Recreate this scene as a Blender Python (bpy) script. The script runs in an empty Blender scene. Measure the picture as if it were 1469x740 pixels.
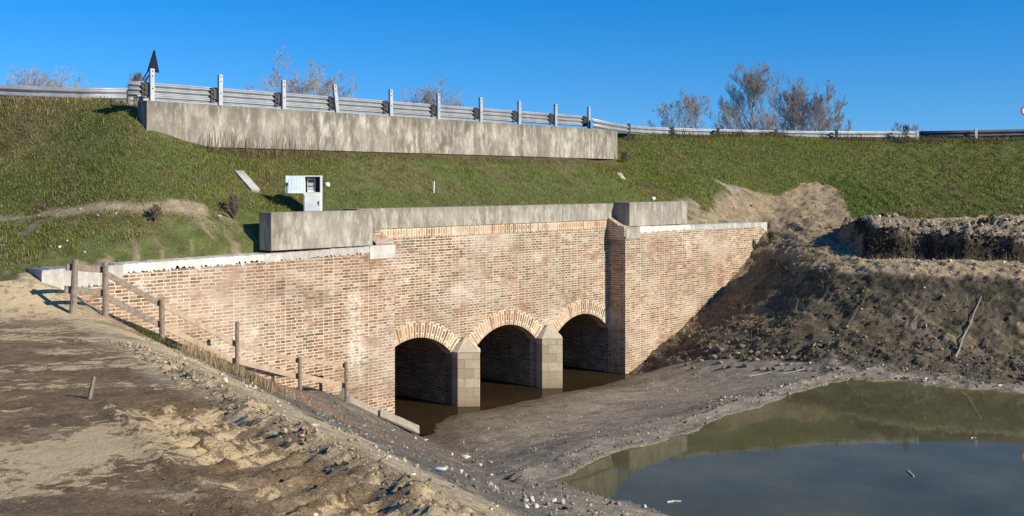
import bpy, math, random
import numpy as np
from mathutils import Vector, Matrix
random.seed(7); RNG = np.random.default_rng(7)
C = bpy.context.scene.collection
SC = bpy.context.scene

# ------------------------------------------------------------------ survey of the place
# metres; the origin is the photographer's eye, +Y the viewing direction, Z up.  F, U0, V0 describe the lens
F, U0, V0 = 1500.0, 734.5, 265.0
DX, DY = 0.679, 0.734                      # direction along the brick front
L0 = math.hypot(DX, DY); DX /= L0; DY /= L0
NX, NY = DY, -DX                           # outward normal of the front
ZF = -5.5                                  # water level under the arches
ZP = -4.43                                 # pond level
E0 = -18.16                                # front plane of abutments and wings
S0 = 20.08                                 # middle of the culvert
def pt(u, v, Y):
    return ((u-U0)/F*Y, Y, -(v-V0)/F*Y)
def se(x, y): return x*DX+y*DY, x*NX+y*NY
def xy(s, e): return s*DX+e*NX, s*DY+e*NY

# ------------------------------------------------------------------ noise
def _perm(seed):
    return np.random.default_rng(seed).permutation(256)
_G = np.array([(math.cos(a), math.sin(a)) for a in np.linspace(0, 2*math.pi, 16, endpoint=False)])
def perlin(x, y, seed=0):
    p = _perm(seed+11); xi = np.floor(x).astype(np.int64); yi = np.floor(y).astype(np.int64)
    fx = x-xi; fy = y-yi
    u = fx*fx*fx*(fx*(fx*6-15)+10); v = fy*fy*fy*(fy*(fy*6-15)+10)
    def g(ix, iy, dx, dy):
        h = p[(p[ix & 255]+iy) & 255] & 15
        gg = _G[h]; return gg[..., 0]*dx+gg[..., 1]*dy
    a = g(xi, yi, fx, fy); b = g(xi+1, yi, fx-1, fy); c = g(xi, yi+1, fx, fy-1); d = g(xi+1, yi+1, fx-1, fy-1)
    return 1.4*((a+(b-a)*u)*(1-v)+(c+(d-c)*u)*v)
def fbm(x, y, sc, octv=4, seed=0, gain=.5):
    x = np.asarray(x, float)/sc; y = np.asarray(y, float)/sc; t = 0; a = 1.0; n = 0
    for k in range(octv):
        t = t+a*perlin(x+17.3*k, y-9.1*k, seed+k); n += a; a *= gain; x = x*2.03; y = y*2.03
    return t/n
def sst(x, a, b):
    t = np.clip((x-a)/(b-a), 0, 1); return t*t*(3-2*t)
def inpoly(x, y, poly):
    r = np.zeros(np.shape(x), bool); n = len(poly)
    for i in range(n):
        x0, y0 = poly[i]; x1, y1 = poly[(i+1) % n]
        if y0 == y1: continue
        c = (y0 > y) != (y1 > y)
        r ^= c & (x < (x1-x0)*(y-y0)/(y1-y0)+x0)
    return r
def dseg(x, y, pts, closed=False):
    d = np.full(np.shape(x), 1e9)
    seq = list(zip(pts, pts[1:]+pts[:1])) if closed else list(zip(pts[:-1], pts[1:]))
    for (ax, ay), (bx, by) in seq:
        l2 = (bx-ax)**2+(by-ay)**2+1e-9
        t = np.clip(((x-ax)*(bx-ax)+(y-ay)*(by-ay))/l2, 0, 1)
        d = np.minimum(d, np.hypot(x-ax-t*(bx-ax), y-ay-t*(by-ay)))
    return d

# ------------------------------------------------------------------ terrain
class TPS:
    def __init__(self, P):
        P = np.array(P, float); self.P = P[:, :2]; n = len(P)
        K = self.k(self.P, self.P)+np.eye(n)*.02
        A = np.zeros((n+3, n+3)); A[:n, :n] = K; A[:n, n] = 1; A[:n, n+1:] = self.P; A[n, :n] = 1; A[n+1:, :n] = self.P.T
        b = np.zeros(n+3); b[:n] = P[:, 2]; self.w = np.linalg.solve(A, b)
    @staticmethod
    def k(a, b):
        d2 = ((a[:, None, :]-b[None, :, :])**2).sum(-1)+1e-9
        return .5*d2*np.log(d2)*.05
    def __call__(self, x, y):
        sh = np.shape(x); q = np.stack([np.ravel(x), np.ravel(y)], 1).astype(float); o = np.empty(len(q)); n = len(self.P)
        for i in range(0, len(q), 40000):
            c = q[i:i+40000]; o[i:i+40000] = self.k(c, self.P)@self.w[:n]+self.w[n]+c@self.w[n+1:]
        return o.reshape(sh)

def cut_step(x, y):                                   # the dug step in the right-hand bank
    yc = 31.5-.28*(x-10.4)+.22*np.sin(x*1.7)+.15*np.sin(x*4.1+1)
    return .9*sst(y-yc, -.1, .25)*(1-sst(y-yc, 2.2, 4.5))*sst(x, 10.5, 11.3)

RIGHT = [pt(*a) for a in [(900,191,41),(960,193,43),(1050,193,43.5),(1180,196,45),(1300,200,45.3),(1469,200,45.3),(1650,200,45.3),
   (1180,265,39.5),(1100,240,40),(1200,230,41.5),(1300,250,41),(1400,250,41),(1600,250,41),(1300,311,36.6),(1400,309,36.4),(1469,308,36.2),(1650,308,36),
   (1240,306,37),(1130,345,34.9),(1150,330,35.5),(1170,300,37.2),
   (1250,320,34.5),(1400,318,34),(1600,318,33.6),(1225,337,32.9),(1350,336,32),(1469,340,31.5),(1650,340,31),
   (1235,376,31.0),(1350,378,30.3),(1469,381,29.6),(1650,382,29.5),
   (1230,386,29.4),(1300,390,28.3),(1469,398,27.2),(1650,405,26.6),(1150,388,31.2),(1190,390,29.6),(1200,330,35.0),(1210,350,33.6),(1212,370,32.2),(1180,350,33.8),(1150,362,32.3),(1170,377,31.0),(1120,372,33.4)]]
RIGHT += [(40,45,2.05),(60,46,2.05),(40,36,-1),(60,36,-1),(40,28,-2.3),(60,28,-2.3)]
BACKP = []
for s in range(13, 28, 2):
    for e, z in ((-19.25,-.62),(-20.5,.12),(-21.8,.84),(-23.5,1.6),(-26,1.8)):
        BACKP.append((*xy(s, e), z))
for s, z in ((6,-1.5),(8,-1.5),(10,-1.44),(11.6,-1.3)): BACKP.append((*xy(s, -18.75), z))
BACKP += [pt(*a) for a in [(20,315,21.0),(100,308,20.6),(200,302,20.7),(290,298,21.6),(-120,318,21.4),(100,345,19.6),(200,335,20.1),(300,330,21.0),
   (20,355,19.3),(-120,360,19.5),(0,225,22.9),(100,225,22.7),(215,197,23.25),(250,201,23.75),(300,208,24.4),(300,250,22.8),(-120,225,23.5),
   (0,142,24.6),(50,140,24.6),(100,143,24.6),(150,147,24.6),(190,153,24.5),(-120,140,24.6),(204,153,23.9),(207,172,23.45),
   (900,235,37.2),(950,250,37),(940,284,34.6),(990,290,34.9),(1050,275,37.2),(1000,315,34.3),(1050,318,35.7),(1090,318,36.5)]]
BACKP += [(-30,26,2.05),(-30,20,-1)]
TB = TPS(BACKP+RIGHT)
SHORE = [(.48,15.6),(1.0,16.25),(1.28,16.6),(1.93,17.5),(3.2,18.7),(5.1,21.1),(6.5,22.8),(7.4,23.7),(7.9,23.75),(9.0,23.25),(10.8,22.1),(14,21.2),(20,20),
         (26,18),(26,6),(14,8.6),(8,9.6),(4.5,11.6),(2.6,13.3),(1.86,14.25),(1.24,14.87)]
FRONTP = []
for s, z in ((24.7,-5.5),(26.3,-4.78),(28.3,-4.0),(30.3,-3.1),(31.5,-2.4),(32.6,-1.65)):
    FRONTP.append((*xy(s, -18.0), z))
for s, z in ((26.3,-4.88),(28.3,-4.2),(30.3,-3.4)): FRONTP.append((*xy(s, -17.4), z))
for s in (16,18,20,22,24): FRONTP.append((*xy(s, -18.5), -5.60))
for s in (17.5,19.5,21.5,23.6): FRONTP += [(*xy(s, -17.95), -5.515), (*xy(s, -17.3), -5.42)]
FRONTP += [pt(*a) for a in [(1110,387,33.0),(1060,431,32.2),(1000,480,30.5),(1000,508,29),(1050,520,27.7),(1150,505,27.2),(1200,530,25.2),(1100,470,29.0),(1150,430,30.1),(1150,465,28.0),(1200,450,28.3),
   (1190,420,28.7),(950,543,28.3),(1000,543,27.5),(1100,546,25.5),(1160,546,24.6),(897,545,29.2),(850,562,27.2),(800,582,25.4),(740,598,24.4),(640,624,22.8),(700,625,22.3),
   (750,640,20.3),(850,622,20.6),(950,600,21.4),(1050,576,22.6),(700,680,17.4),(780,668,17.2),(1120,560,23.6),
   (1240,488,26.4),(1300,490,26.2),(1469,512,25),(1650,530,24),(1350,530,24.4),(1469,548,23.1),(1650,570,22)]]
FRONTP += [(x, y, ZP+.01) for x, y in SHORE]
FRONTP += [(.3,16.2,-4.37),(1.2,17.6,-4.36),(2.5,19.3,-4.36),(4.4,21.7,-4.37),(5.9,23.2,-4.38)]
FRONTP += [(3,16.5,-4.7),(5,18,-4.9),(8,20,-5),(8,15,-5.1),(12,16,-5.1),(4,14.2,-4.8),(12,19.5,-4.9),(16,17,-5.1),(20,14,-5)]
FRONTP += [(.3,14.2,-4.25),(1.3,13.6,-4.2),(2.3,12.4,-4.2),(4.5,10.4,-4.1),(8,8.4,-4.1),(14,7.3,-4),(26,4,-4),(0,8,-4.3),(-4,17,-5.9),(-3,22.5,-5.9),(-6,22,-6),(-6,12,-6),(8,2,-4),(-4,2,-5)]
RIGHTF = [(x, y, z-float(cut_step(np.array(x), np.array(y)))) for x, y, z in RIGHT]
TF = TPS(FRONTP+RIGHTF)

RX, RY = -4.76, 13.75                       # a point of the ridge of the left bank
def ridge_rq(x, y):
    r = (x-RX)*.861+(y-RY)*.508; q = (x-RX)*.508-(y-RY)*.861
    return r+.1*fbm(x, y, 1.6, 3, 5), q
def soft(x, k=.25): return k*np.logaddexp(0, np.clip(x/k, -60, 60))
HUMP = [pt(28,412,18.0)[:2], pt(-30,400,18.3)[:2]]
def left_bank(x, y):
    r, q = ridge_rq(x, y)
    z = -1.65-.03*np.clip(y, 0, 16)
    z = z-.485*soft(r)-.03*sst(r, -.05, .5)
    s_, e_ = se(x, y); z = z+.16*sst(e_, -16.6, -17.6)*sst(s_, 12, 13.2)*(1-sst(s_, 15.0, 16.0))-.26*sst(e_, -17.2, -17.75)*sst(s_, 8.6, 9.2)*(1-sst(s_, 12.6, 13.4))
    for hx, hy in HUMP: z = z+.42*np.exp(-((x-hx)**2+(y-hy)**2)/1.1)
    return z
def smax(a, b, k=.12): return k*np.logaddexp(np.clip(a/k, -200, 200), np.clip(b/k, -200, 200))
def wallzone(s): return sst(s, 7.3, 7.75)*(1-sst(s, 32.6, 33.0))
def base(x, y, side=None):
    s, e = se(x, y)
    zf = smax(left_bank(x, y), TF(x, y), .06)
    far = sst(y, 6, 3)
    zf = zf*(1-0*far)
    zf = zf+cut_step(x, y)
    zb = TB(x, y)
    rw = sst(s-11.8-.6*(-21.93-e), -.1, 1.6)*(s < 29.0)*(e < -21.93); zb = zb*(1-rw)+np.maximum(zb, 1.74)*rw
    zb = np.minimum(zb, np.where(s < 14, 2.0, 2.1))
    zf = np.where(y > 40, np.minimum(zf, 2.1), zf)
    sx_ = x+.3*fbm(x, y, 1.6, 4, 203); sy_ = y+.3*fbm(x, y, 1.6, 4, 207); ins = inpoly(sx_, sy_, SHORE); ds = dseg(sx_, sy_, SHORE, True)
    zf = np.where(ins, np.minimum(zf, ZP-.02-.13*ds), zf); zf = np.where(~ins & (ds < .5) & (s > 3), np.maximum(zf, ZP+.02+.1*ds), zf)
    w = wallzone(s)
    hard = np.where(e > -18.62, 0., 1.) if side is None else np.full(np.shape(x), float(side))
    softb = 1-sst(e, -18.9, -17.7)
    b = w*hard+(1-w)*softb
    return zf*(1-b)+zb*b, b
def masks(x, y, b):
    s, e = se(x, y)
    wx = x+.25*fbm(x, y, .9, 4, 21); wy = y+.25*fbm(x, y, .9, 4, 31)
    m = {}
    m['tongue'] = inpoly(wx, wy, TONGUE)
    right = (s > 24)
    grass = (b > .5)
    # right of the wing the grass begins above the clods
    gx = wx; toe = np.interp(gx, [8, 9.4, 10.2, 11, 12.5, 14, 18, 60], [37.8, 37.8, 37.4, 36.8, 36.4, 36.2, 36, 36])
    rz = (s > 32.65) | (x > 9)
    m['grass'] = np.where(rz, wy > toe, grass) & ~m['tongue']
    return m
def below_track(x, y):
    s, e = se(x, y); q = sorted((se(*p) for p in TRACKL)); return e-np.interp(s, [p[0] for p in q], [p[1] for p in q])
def P2(lst): return [(pt(*a)[0], pt(*a)[1]) for a in lst]
def hit0(u, v, y0=20., y1=48.):
    Y = np.arange(y0, y1, .05); x = (u-U0)/F*Y; z = -(v-V0)/F*Y; k = np.nonzero(base(x, Y, 1 if v < 322 and u < 1100 else None)[0] >= z)[0]; i = k[0] if len(k) else -1
    return (x[i], Y[i])
TONGUE = [hit0(*a, y0=33. if a[1] < 322 else 26.) for a in [(1052,274),(1070,272),(1095,276),(1122,279),(1148,268),(1170,262),(1198,268),(1215,290),(1228,325),(1240,352),(1232,378),(1200,386),(1140,390),(1112,372)]]+[xy(32.9,-18.6), xy(31,-18.75), xy(28.5,-18.75)]
TRACKL = P2([(-150,318,21.4),(20,313,21.0),(100,308,20.7),(200,301,20.8),(290,297,21.6),(330,300,22.0)])
ASTE = xy(13.3, -19.8)

def footmask(x, y):
    s, e = se(x, y); return sst(y+.87*(x-3.2)-29.35+.35*fbm(x, y, .8, 4, 161), -.1, .25)*(s > 24.5)*(x > 3.0)*(y < 33)
def billow(x, y, sc, o, sd): return np.abs(fbm(x, y, sc, o, sd, .6))*2.2-.45
def disp(x, y, b, zb0):
    s, e = se(x, y); r, q = ridge_rq(x, y)
    d = np.zeros(np.shape(x))
    left = 1-sst(s, 15, 18); left = left*(b < .5)
    n1 = fbm(x, y, .5, 5, 41); n2 = fbm(x, y, 2.2, 3, 47); rid = 1-np.abs(fbm(x, y, .45, 4, 53))*2
    plate = (1-sst(r, -.3, .1))*left
    d += plate*(.012*n1+.010*n2+.008*billow(x, y, .12, 3, 43)*sst(fbm(x, y, .8, 3, 45), -.1, .3))
    # berm with clods along the ridge
    berm = np.exp(-((r+.2)/.2)**2)*left*sst(-y, -14.5, -11.5)
    d += berm*(.05+.10*fbm(x, y, .35, 4, 61)+.09*billow(x, y, .16, 3, 65)+.03*billow(x, y, .06, 2, 66))
    # wheel ruts with cleat marks
    rut = sst(r, -1.15, -1.0)*(1-sst(r, -.5, -.38))*left*(1-sst(y, 8.6, 9.8))
    cle = np.clip(np.cos((q+.45*r)*2*math.pi/.27+.9*fbm(x, y, .7, 2, 71)), 0, 1)**3
    d += rut*(-.06+.095*cle*np.clip(.7+1.1*fbm(x, y, .4, 3, 73), 0, 1.3)+.02*billow(x, y, .09, 2, 74))
    rut2 = np.exp(-((r+1.28)/.1)**2)*left*(1-sst(y, 8.6, 9.8)); d += rut2*(.035+.05*billow(x, y, .14, 3, 75))
    # old bars of dry soil pressed by machines on the plateau
    d += plate*.014*np.clip(np.sin((x*.35+y*.94)*2*math.pi/1.1+2.5*fbm(x, y, 1.5, 2, 77)), 0, 1)*sst(fbm(x, y, 1.4, 2, 79), .0, .4)
    slope = sst(r, .0, .4)*left; d += slope*(.03*n1+.02*n2+.02*fbm(x, y, .14, 3, 44))
    # right bank
    rb = (1-left)*(b < .5)*np.maximum(sst(zb0, -4.3, -4.0), footmask(x, y))*(s > 24)
    st = fbm(x*1.0+.35*y, y*.28, .42, 4, 83)
    d += rb*(.06*fbm(x, y, .8, 5, 85, .6)+.12*st+.03*rid+.06*billow(x, y, .42, 4, 86)+.04*billow(x, y, .15, 2, 186))
    cl_ = (b < .5)*sst(cut_step(x, y), .55, .75); d += cl_*(.16*billow(x, y, .5, 4, 88)+.07*billow(x, y, .17, 2, 89))
    ee_ = (cut_step(x, y) > .02)&(cut_step(x, y) < .75); d += ee_*(.24*billow(x, y, .26, 4, 90)+.1*fbm(x, y, .5, 3, 92))
    low = (b < .5)*(s > 15)*(1-sst(zb0, -4.3, -4.0))
    d += low*(.018*n1+.03*n2)
    edge = (b < .5)*(x > 6.3)*(1-sst(zb0, -4.15, -3.9))*sst(zb0, -4.6, -4.4); d += edge*.12*fbm(x, y, .5, 4, 87)
    # grass side
    g = (b > .5); d += g*(.05*fbm(x, y, .9, 4, 91)+.05*fbm(x, y, 3, 2, 93))
    tg = inpoly(x, y, TONGUE); d += tg*(.1*fbm(x, y, .6, 4, 95)+.1*fbm(x+y*.4, y*.3, .5, 3, 97))
    road = (s > 11.5) & (e < -21.7) & (s < 29); d = np.where(road, 0, d)
    # keep the ground under the masonry's feet
    return d
def ground_z(x, y, side=None):
    x = np.asarray(x, float); y = np.asarray(y, float)
    z0, b = base(x, y, side); return z0+disp(x, y, b, z0)
def gz(x, y, side=None): return float(ground_z(np.array([x]), np.array([y]), side)[0])
def hit(u, v, y0=5.0, y1=50.0):
    Y = np.arange(y0, y1, .06); x = (u-U0)/F*Y; z = -(v-V0)/F*Y
    g = ground_z(x, Y); k = np.nonzero(g >= z)[0]
    if not len(k): return (x[-1], Y[-1], z[-1])
    i = max(k[0], 1); d0 = z[i-1]-g[i-1]; d1 = z[i]-g[i]; t = d0/(d0-d1+1e-9); yy = Y[i-1]+t*(Y[i]-Y[i-1]); xx = (u-U0)/F*yy
    return (xx, yy, gz(xx, yy))

# ------------------------------------------------------------------ small helpers
def tag(o, label=None, cat=None, group=None, kind=None):
    if label: o['label'] = label
    if cat: o['category'] = cat
    if group: o['group'] = group
    if kind: o['kind'] = kind
    return o
def empty(name, loc=(0,0,0), rz=0):
    o = bpy.data.objects.new(name, None); C.objects.link(o); o.location = loc; o.rotation_euler = (0,0,rz); o.empty_display_size = .2
    return o
def mesh_np(name, V, Fc, mat, parent=None, smooth=False, uv=None, col=None):
    """V (n,3); Fc (m,k) equal-size faces or list of lists"""
    me = bpy.data.meshes.new(name)
    if isinstance(Fc, np.ndarray):
        m, k = Fc.shape; me.vertices.add(len(V)); me.vertices.foreach_set('co', np.asarray(V, np.float32).ravel())
        me.loops.add(m*k); me.loops.foreach_set('vertex_index', Fc.astype(np.int32).ravel())
        me.polygons.add(m); me.polygons.foreach_set('loop_start', np.arange(0, m*k, k, dtype=np.int32)); me.polygons.foreach_set('loop_total', np.full(m, k, np.int32))
        me.update(calc_edges=True)
    else:
        me.from_pydata([tuple(map(float, v)) for v in V], [], Fc); me.update()
    if smooth: me.polygons.foreach_set('use_smooth', np.ones(len(me.polygons), bool))
    if uv is not None:
        l = me.uv_layers.new(name='UVMap'); l.data.foreach_set('uv', np.asarray(uv, np.float32).ravel())
    if col is not None:
        a = me.color_attributes.new('Col', 'FLOAT_COLOR', 'POINT'); c = np.ones((len(V), 4), np.float32); c[:, :col.shape[1]] = col; a.data.foreach_set('color', c.ravel())
    if mat: me.materials.append(mat)
    o = bpy.data.objects.new(name, me); C.objects.link(o)
    if parent: o.parent = parent
    return o
class MB:
    """collects faces of ONE object, with metric UVs"""
    def __init__(s): s.v = []; s.f = []; s.uv = []
    def face(s, pts, uvs=None):
        i = len(s.v); s.v += [tuple(p) for p in pts]; s.f.append(list(range(i, i+len(pts))))
        if uvs is None:
            a = Vector(pts[1])-Vector(pts[0]); n = a.cross(Vector(pts[2])-Vector(pts[0]))
            ax = [abs(c) for c in n]; k = ax.index(max(ax))
            uvs = [((p[1], p[2]) if k == 0 else (p[0], p[2]) if k == 1 else (p[0], p[1])) for p in pts]
        s.uv += [tuple(q) for q in uvs]
    def box(s, x0, x1, y0, y1, z0, z1, M=None):
        c = [(x0,y0,z0),(x1,y0,z0),(x1,y1,z0),(x0,y1,z0),(x0,y0,z1),(x1,y0,z1),(x1,y1,z1),(x0,y1,z1)]
        for q in ((0,3,2,1),(4,5,6,7),(0,1,5,4),(2,3,7,6),(1,2,6,5),(3,0,4,7)):
            pl = [c[i] for i in q]; n = len(s.v); s.face(pl)
            if M is not None: s.v[n:] = [tuple(M@Vector(p)) for p in pl]
    def beam(s, a, b, w, h, up=(0,0,1)):
        a = Vector(a); b = Vector(b); d = b-a; L = d.length; d.normalize(); u = Vector(up); x = d.cross(u); x.normalize(); u = x.cross(d)
        M = Matrix((( d.x, x.x, u.x, a.x),(d.y, x.y, u.y, a.y),(d.z, x.z, u.z, a.z),(0,0,0,1)))
        s.box(0, L, -w/2, w/2, -h/2, h/2, M)
    def prism(s, poly, z0, z1):
        n = len(poly); acc = 0
        for i in range(n):
            a = poly[i]; b = poly[(i+1) % n]; l = math.dist(a, b)
            s.face([(a[0],a[1],z0),(b[0],b[1],z0),(b[0],b[1],z1),(a[0],a[1],z1)], [(acc,z0),(acc+l,z0),(acc+l,z1),(acc,z1)]); acc += l
        s.face([(p[0],p[1],z1) for p in poly]); s.face([(p[0],p[1],z0) for p in reversed(poly)])
    def tube(s, pts, rad, n=6):
        rings = []; pts = [Vector(p) for p in pts]
        for i, p in enumerate(pts):
            d = (pts[min(i+1, len(pts)-1)]-pts[max(i-1, 0)]).normalized(); a = d.cross(Vector((0,0,1)) if abs(d.z) < .9 else Vector((1,0,0))).normalized(); b = d.cross(a)
            r = rad[i] if hasattr(rad, '__len__') else rad
            rings.append([tuple(p+(a*math.cos(2*math.pi*k/n)+b*math.sin(2*math.pi*k/n))*r) for k in range(n)])
        for i in range(len(rings)-1):
            for k in range(n): s.face([rings[i][k], rings[i][(k+1) % n], rings[i+1][(k+1) % n], rings[i+1][k]])
        s.face(rings[-1]); s.face(rings[0][::-1])
    def build(s, name, mat, parent=None, bevel=0, smooth=False):
        o = mesh_np(name, s.v, s.f, mat, parent, smooth, s.uv)
        if bevel or smooth:
            import bmesh
            bm = bmesh.new(); bm.from_mesh(o.data); bmesh.ops.remove_doubles(bm, verts=bm.verts, dist=1e-4); bm.to_mesh(o.data); bm.free()
        if bevel:
            m = o.modifiers.new('bevel', 'BEVEL'); m.width = bevel; m.segments = 2; m.limit_method = 'ANGLE'
        return o

# ------------------------------------------------------------------ materials
class NT:
    def __init__(s, name):
        s.m = bpy.data.materials.new(name); s.m.use_nodes = True; s.t = s.m.node_tree; s.t.nodes.clear()
        s.out = s.t.nodes.new('ShaderNodeOutputMaterial')
    def n(s, typ, **kw):
        nd = s.t.nodes.new(typ); ins = kw.pop('ins', {})
        for k, v in kw.items(): setattr(nd, k, v)
        for k, v in ins.items(): s.set(nd, k, v)
        return nd
    def set(s, nd, k, v):
        sk = nd.inputs[k]
        if hasattr(v, 'is_output') and v.is_output: s.t.links.new(v, sk)
        elif isinstance(v, (tuple, list)) and sk.type == 'RGBA' and len(v) == 3: sk.default_value = (*v, 1)
        else: sk.default_value = v
    def noise(s, vec, scale, detail=4, rough=.55, dist=0):
        return s.n('ShaderNodeTexNoise', ins=dict(Vector=vec, Scale=scale, Detail=detail, Roughness=rough, Distortion=dist)).outputs['Fac']
    def ramp(s, f, stops):
        r = s.n('ShaderNodeValToRGB', ins=dict(Fac=f)); e = r.color_ramp.elements
        while len(e) < len(stops): e.new(.5)
        for i, (p, c) in enumerate(stops): e[i].position = p; e[i].color = (*c, 1) if len(c) == 3 else c
        return r.outputs['Color']
    def rf(s, f, a, b, lo=0., hi=1.):
        return s.n('ShaderNodeMapRange', clamp=True, ins={'Value': f, 'From Min': a, 'From Max': b, 'To Min': lo, 'To Max': hi}).outputs['Result']
    def mix(s, f, a, b, mode='MIX'):
        m = s.n('ShaderNodeMix', data_type='RGBA', blend_type=mode); s.set(m, 0, f); s.set(m, 6, a); s.set(m, 7, b); return m.outputs[2]
    def math(s, op, a, b=0., c=0.):
        return s.n('ShaderNodeMath', operation=op, ins={0: a, 1: b, 2: c}).outputs[0]
    def map(s, vec, scale=(1,1,1), loc=(0,0,0), rot=(0,0,0)):
        return s.n('ShaderNodeMapping', ins=dict(Vector=vec, Scale=scale, Location=loc, Rotation=rot)).outputs['Vector']
    def coord(s, k='Object'): return s.n('ShaderNodeTexCoord').outputs[k]
    def bump(s, h, strength=.3, dist=.02, normal=None):
        b = s.n('ShaderNodeBump', ins=dict(Height=h, Strength=strength, Distance=dist))
        if normal is not None: s.set(b, 'Normal', normal)
        return b.outputs['Normal']
    def bsdf(s, col, rough=.8, normal=None, metal=0., spec=.3):
        b = s.n('ShaderNodeBsdfPrincipled', ins={'Base Color': col, 'Roughness': rough, 'Metallic': metal, 'Specular IOR Level': spec})
        if normal is not None: s.set(b, 'Normal', normal)
        s.t.links.new(b.outputs[0], s.out.inputs[0]); return s.m
def plain(name, col, rough=.7, metal=0., var=.15, scale=6., spec=.3):
    t = NT(name); o = t.coord(); f = t.noise(o, scale, 5)
    c = t.mix(t.rf(f, .3, .7), tuple(x*(1-var) for x in col), tuple(min(1, x*(1+var)) for x in col))
    return t.bsdf(c, rough, t.bump(t.noise(o, scale*6, 3), .15, .01), metal, spec)

def brick_mat(name, tint=(1,1,1), haze=1.0, dark=1.0):
    t = NT(name); uv = t.coord('UV'); ob = t.coord('Object')
    wob = t.noise(uv, 3.0, 2); v2 = t.n('ShaderNodeVectorMath', operation='MULTIPLY_ADD', ins={0: t.n('ShaderNodeTexNoise', ins=dict(Vector=uv, Scale=5.0, Detail=2)).outputs['Color'], 1: (.018,.016,0), 2: uv}).outputs[0]
    br = t.n('ShaderNodeTexBrick', offset=.5, squash=.56, squash_frequency=2, ins={'Vector': v2, 'Color1': (0,0,0,1), 'Color2': (1,1,1,1), 'Mortar': (.5,.5,.5,1), 'Scale': 1., 'Mortar Size': .0105, 'Mortar Smooth': .25, 'Bias': 0., 'Brick Width': .245, 'Row Height': .0655})
    rnd = t.n('ShaderNodeSeparateColor', ins={0: br.outputs['Color']}).outputs[0]
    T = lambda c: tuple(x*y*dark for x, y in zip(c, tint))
    zone = t.noise(uv, .55, 4, .6)
    warm = t.ramp(rnd, [(0, T((.10,.058,.038))), (.25, T((.20,.11,.07))), (.6, T((.29,.163,.105))), (.9, T((.39,.245,.165))), (1, T((.5,.385,.28)))])
    grey = t.ramp(rnd, [(0, T((.09,.062,.044))), (.4, T((.19,.13,.09))), (.75, T((.27,.19,.135))), (1, T((.42,.32,.23)))])
    c = t.mix(t.rf(zone, .44, .56), grey, warm)
    red = t.rf(t.noise(t.map(uv, (1,1.6,1), (7,3,0)), .9, 6, .68), .52, .62); c = t.mix(t.math('MULTIPLY', red, .8), c, t.ramp(rnd, [(0, T((.22,.11,.068))), (1, T((.38,.215,.135)))]))
    # pale lime wash left on bricks and wide smeared joints
    lim = t.rf(t.noise(t.map(uv, (1,1,1), (31,5,0)), .8, 6, .7), .5, .74); fine = t.rf(t.noise(uv, 9., 5, .7), .35, .7)
    limf = t.math('MULTIPLY', t.math('MULTIPLY', lim, fine), .65*haze)
    c = t.mix(t.math('MULTIPLY', t.rf(t.noise(t.map(uv, (1,1.5,1), (41,9,0)), 1.1, 6, .65), .56, .62), .6), c, t.ramp(rnd, [(0, T((.24,.12,.075))), (1, T((.36,.2,.125)))])); c = t.mix(limf, c, T((.70,.625,.47)))
    mort = t.mix(t.noise(uv, 14., 3), T((.50,.41,.295)), T((.71,.625,.485)))
    mort = t.mix(t.rf(t.noise(t.map(uv, (1,1,1), (3,13,0)), .7, 4, .6), .56, .68), mort, T((.30,.22,.15)))
    smear = t.rf(t.noise(uv, 11., 4, .7), .58, .7)
    sol = t.rf(t.noise(t.map(uv, (1,1.5,1), (41,9,0)), 1.1, 6, .65), .56, .62); fac = t.math('MAXIMUM', t.math('MULTIPLY', br.outputs['Fac'], t.math('SUBTRACT', 1., t.math('MULTIPLY', sol, .8))), t.math('MULTIPLY', smear, .38*haze))
    c = t.mix(fac, c, mort)
    # white efflorescence blotches
    eff = t.rf(t.noise(t.map(uv, (1,1.3,1), (11,17,0)), 1.0, 6, .6), .6, .74); c = t.mix(t.math('MULTIPLY', t.math('MULTIPLY', eff, t.rf(t.noise(uv, 12., 5, .7), .3, .6)), .9*haze), c, T((.78,.72,.6)))
    c = t.mix(t.rf(t.noise(uv, .38, 5, .6), .42, .66, 0, .42), c, T((.24,.15,.095))); c = t.mix(t.rf(t.noise(t.map(uv, (1,1.8,1), (5,2,0)), .33, 5, .6), .5, .64, 0, .28*haze), c, T((.74,.67,.56))); c = t.mix(t.rf(t.noise(t.map(uv, (1,1,1), (15,22,0)), 1.6, 6, .7), .5, .7, 0, .35), c, T((.17,.12,.08)))
    h = t.math('ADD', t.math('MULTIPLY', br.outputs['Fac'], -.5), t.math('MULTIPLY', t.noise(uv, 30., 4), .5))
    return t, c, t.bump(h, .55, .012)
def brick(name, stripe=None, **k):
    t, c, nrm = brick_mat(name, **k)
    if stripe:                                         # a run of lime that trickled down the wall: (u, half width, v0, v1)
        uv = t.coord('UV'); sp = t.n('ShaderNodeSeparateXYZ', ins={0: uv})
        wob = t.math('MULTIPLY', t.math('SUBTRACT', t.noise(uv, 2.5, 5, .65), .5), .9)
        for (u0, hw, v0, v1, st) in stripe:
            d = t.math('ABSOLUTE', t.math('ADD', t.math('SUBTRACT', sp.outputs[0], u0), wob))
            f = t.math('MULTIPLY', t.rf(d, hw, hw*.4), t.math('MULTIPLY', t.rf(sp.outputs[1], v0, v0+.4), t.rf(sp.outputs[1], v1, v1-.4)))
            f = t.math('MULTIPLY', f, t.rf(t.noise(uv, 7., 5, .7), .38, .6, 0, st)); c = t.mix(f, c, (.76,.69,.56))
    return t.bsdf(c, .9, nrm, spec=.15)

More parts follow.
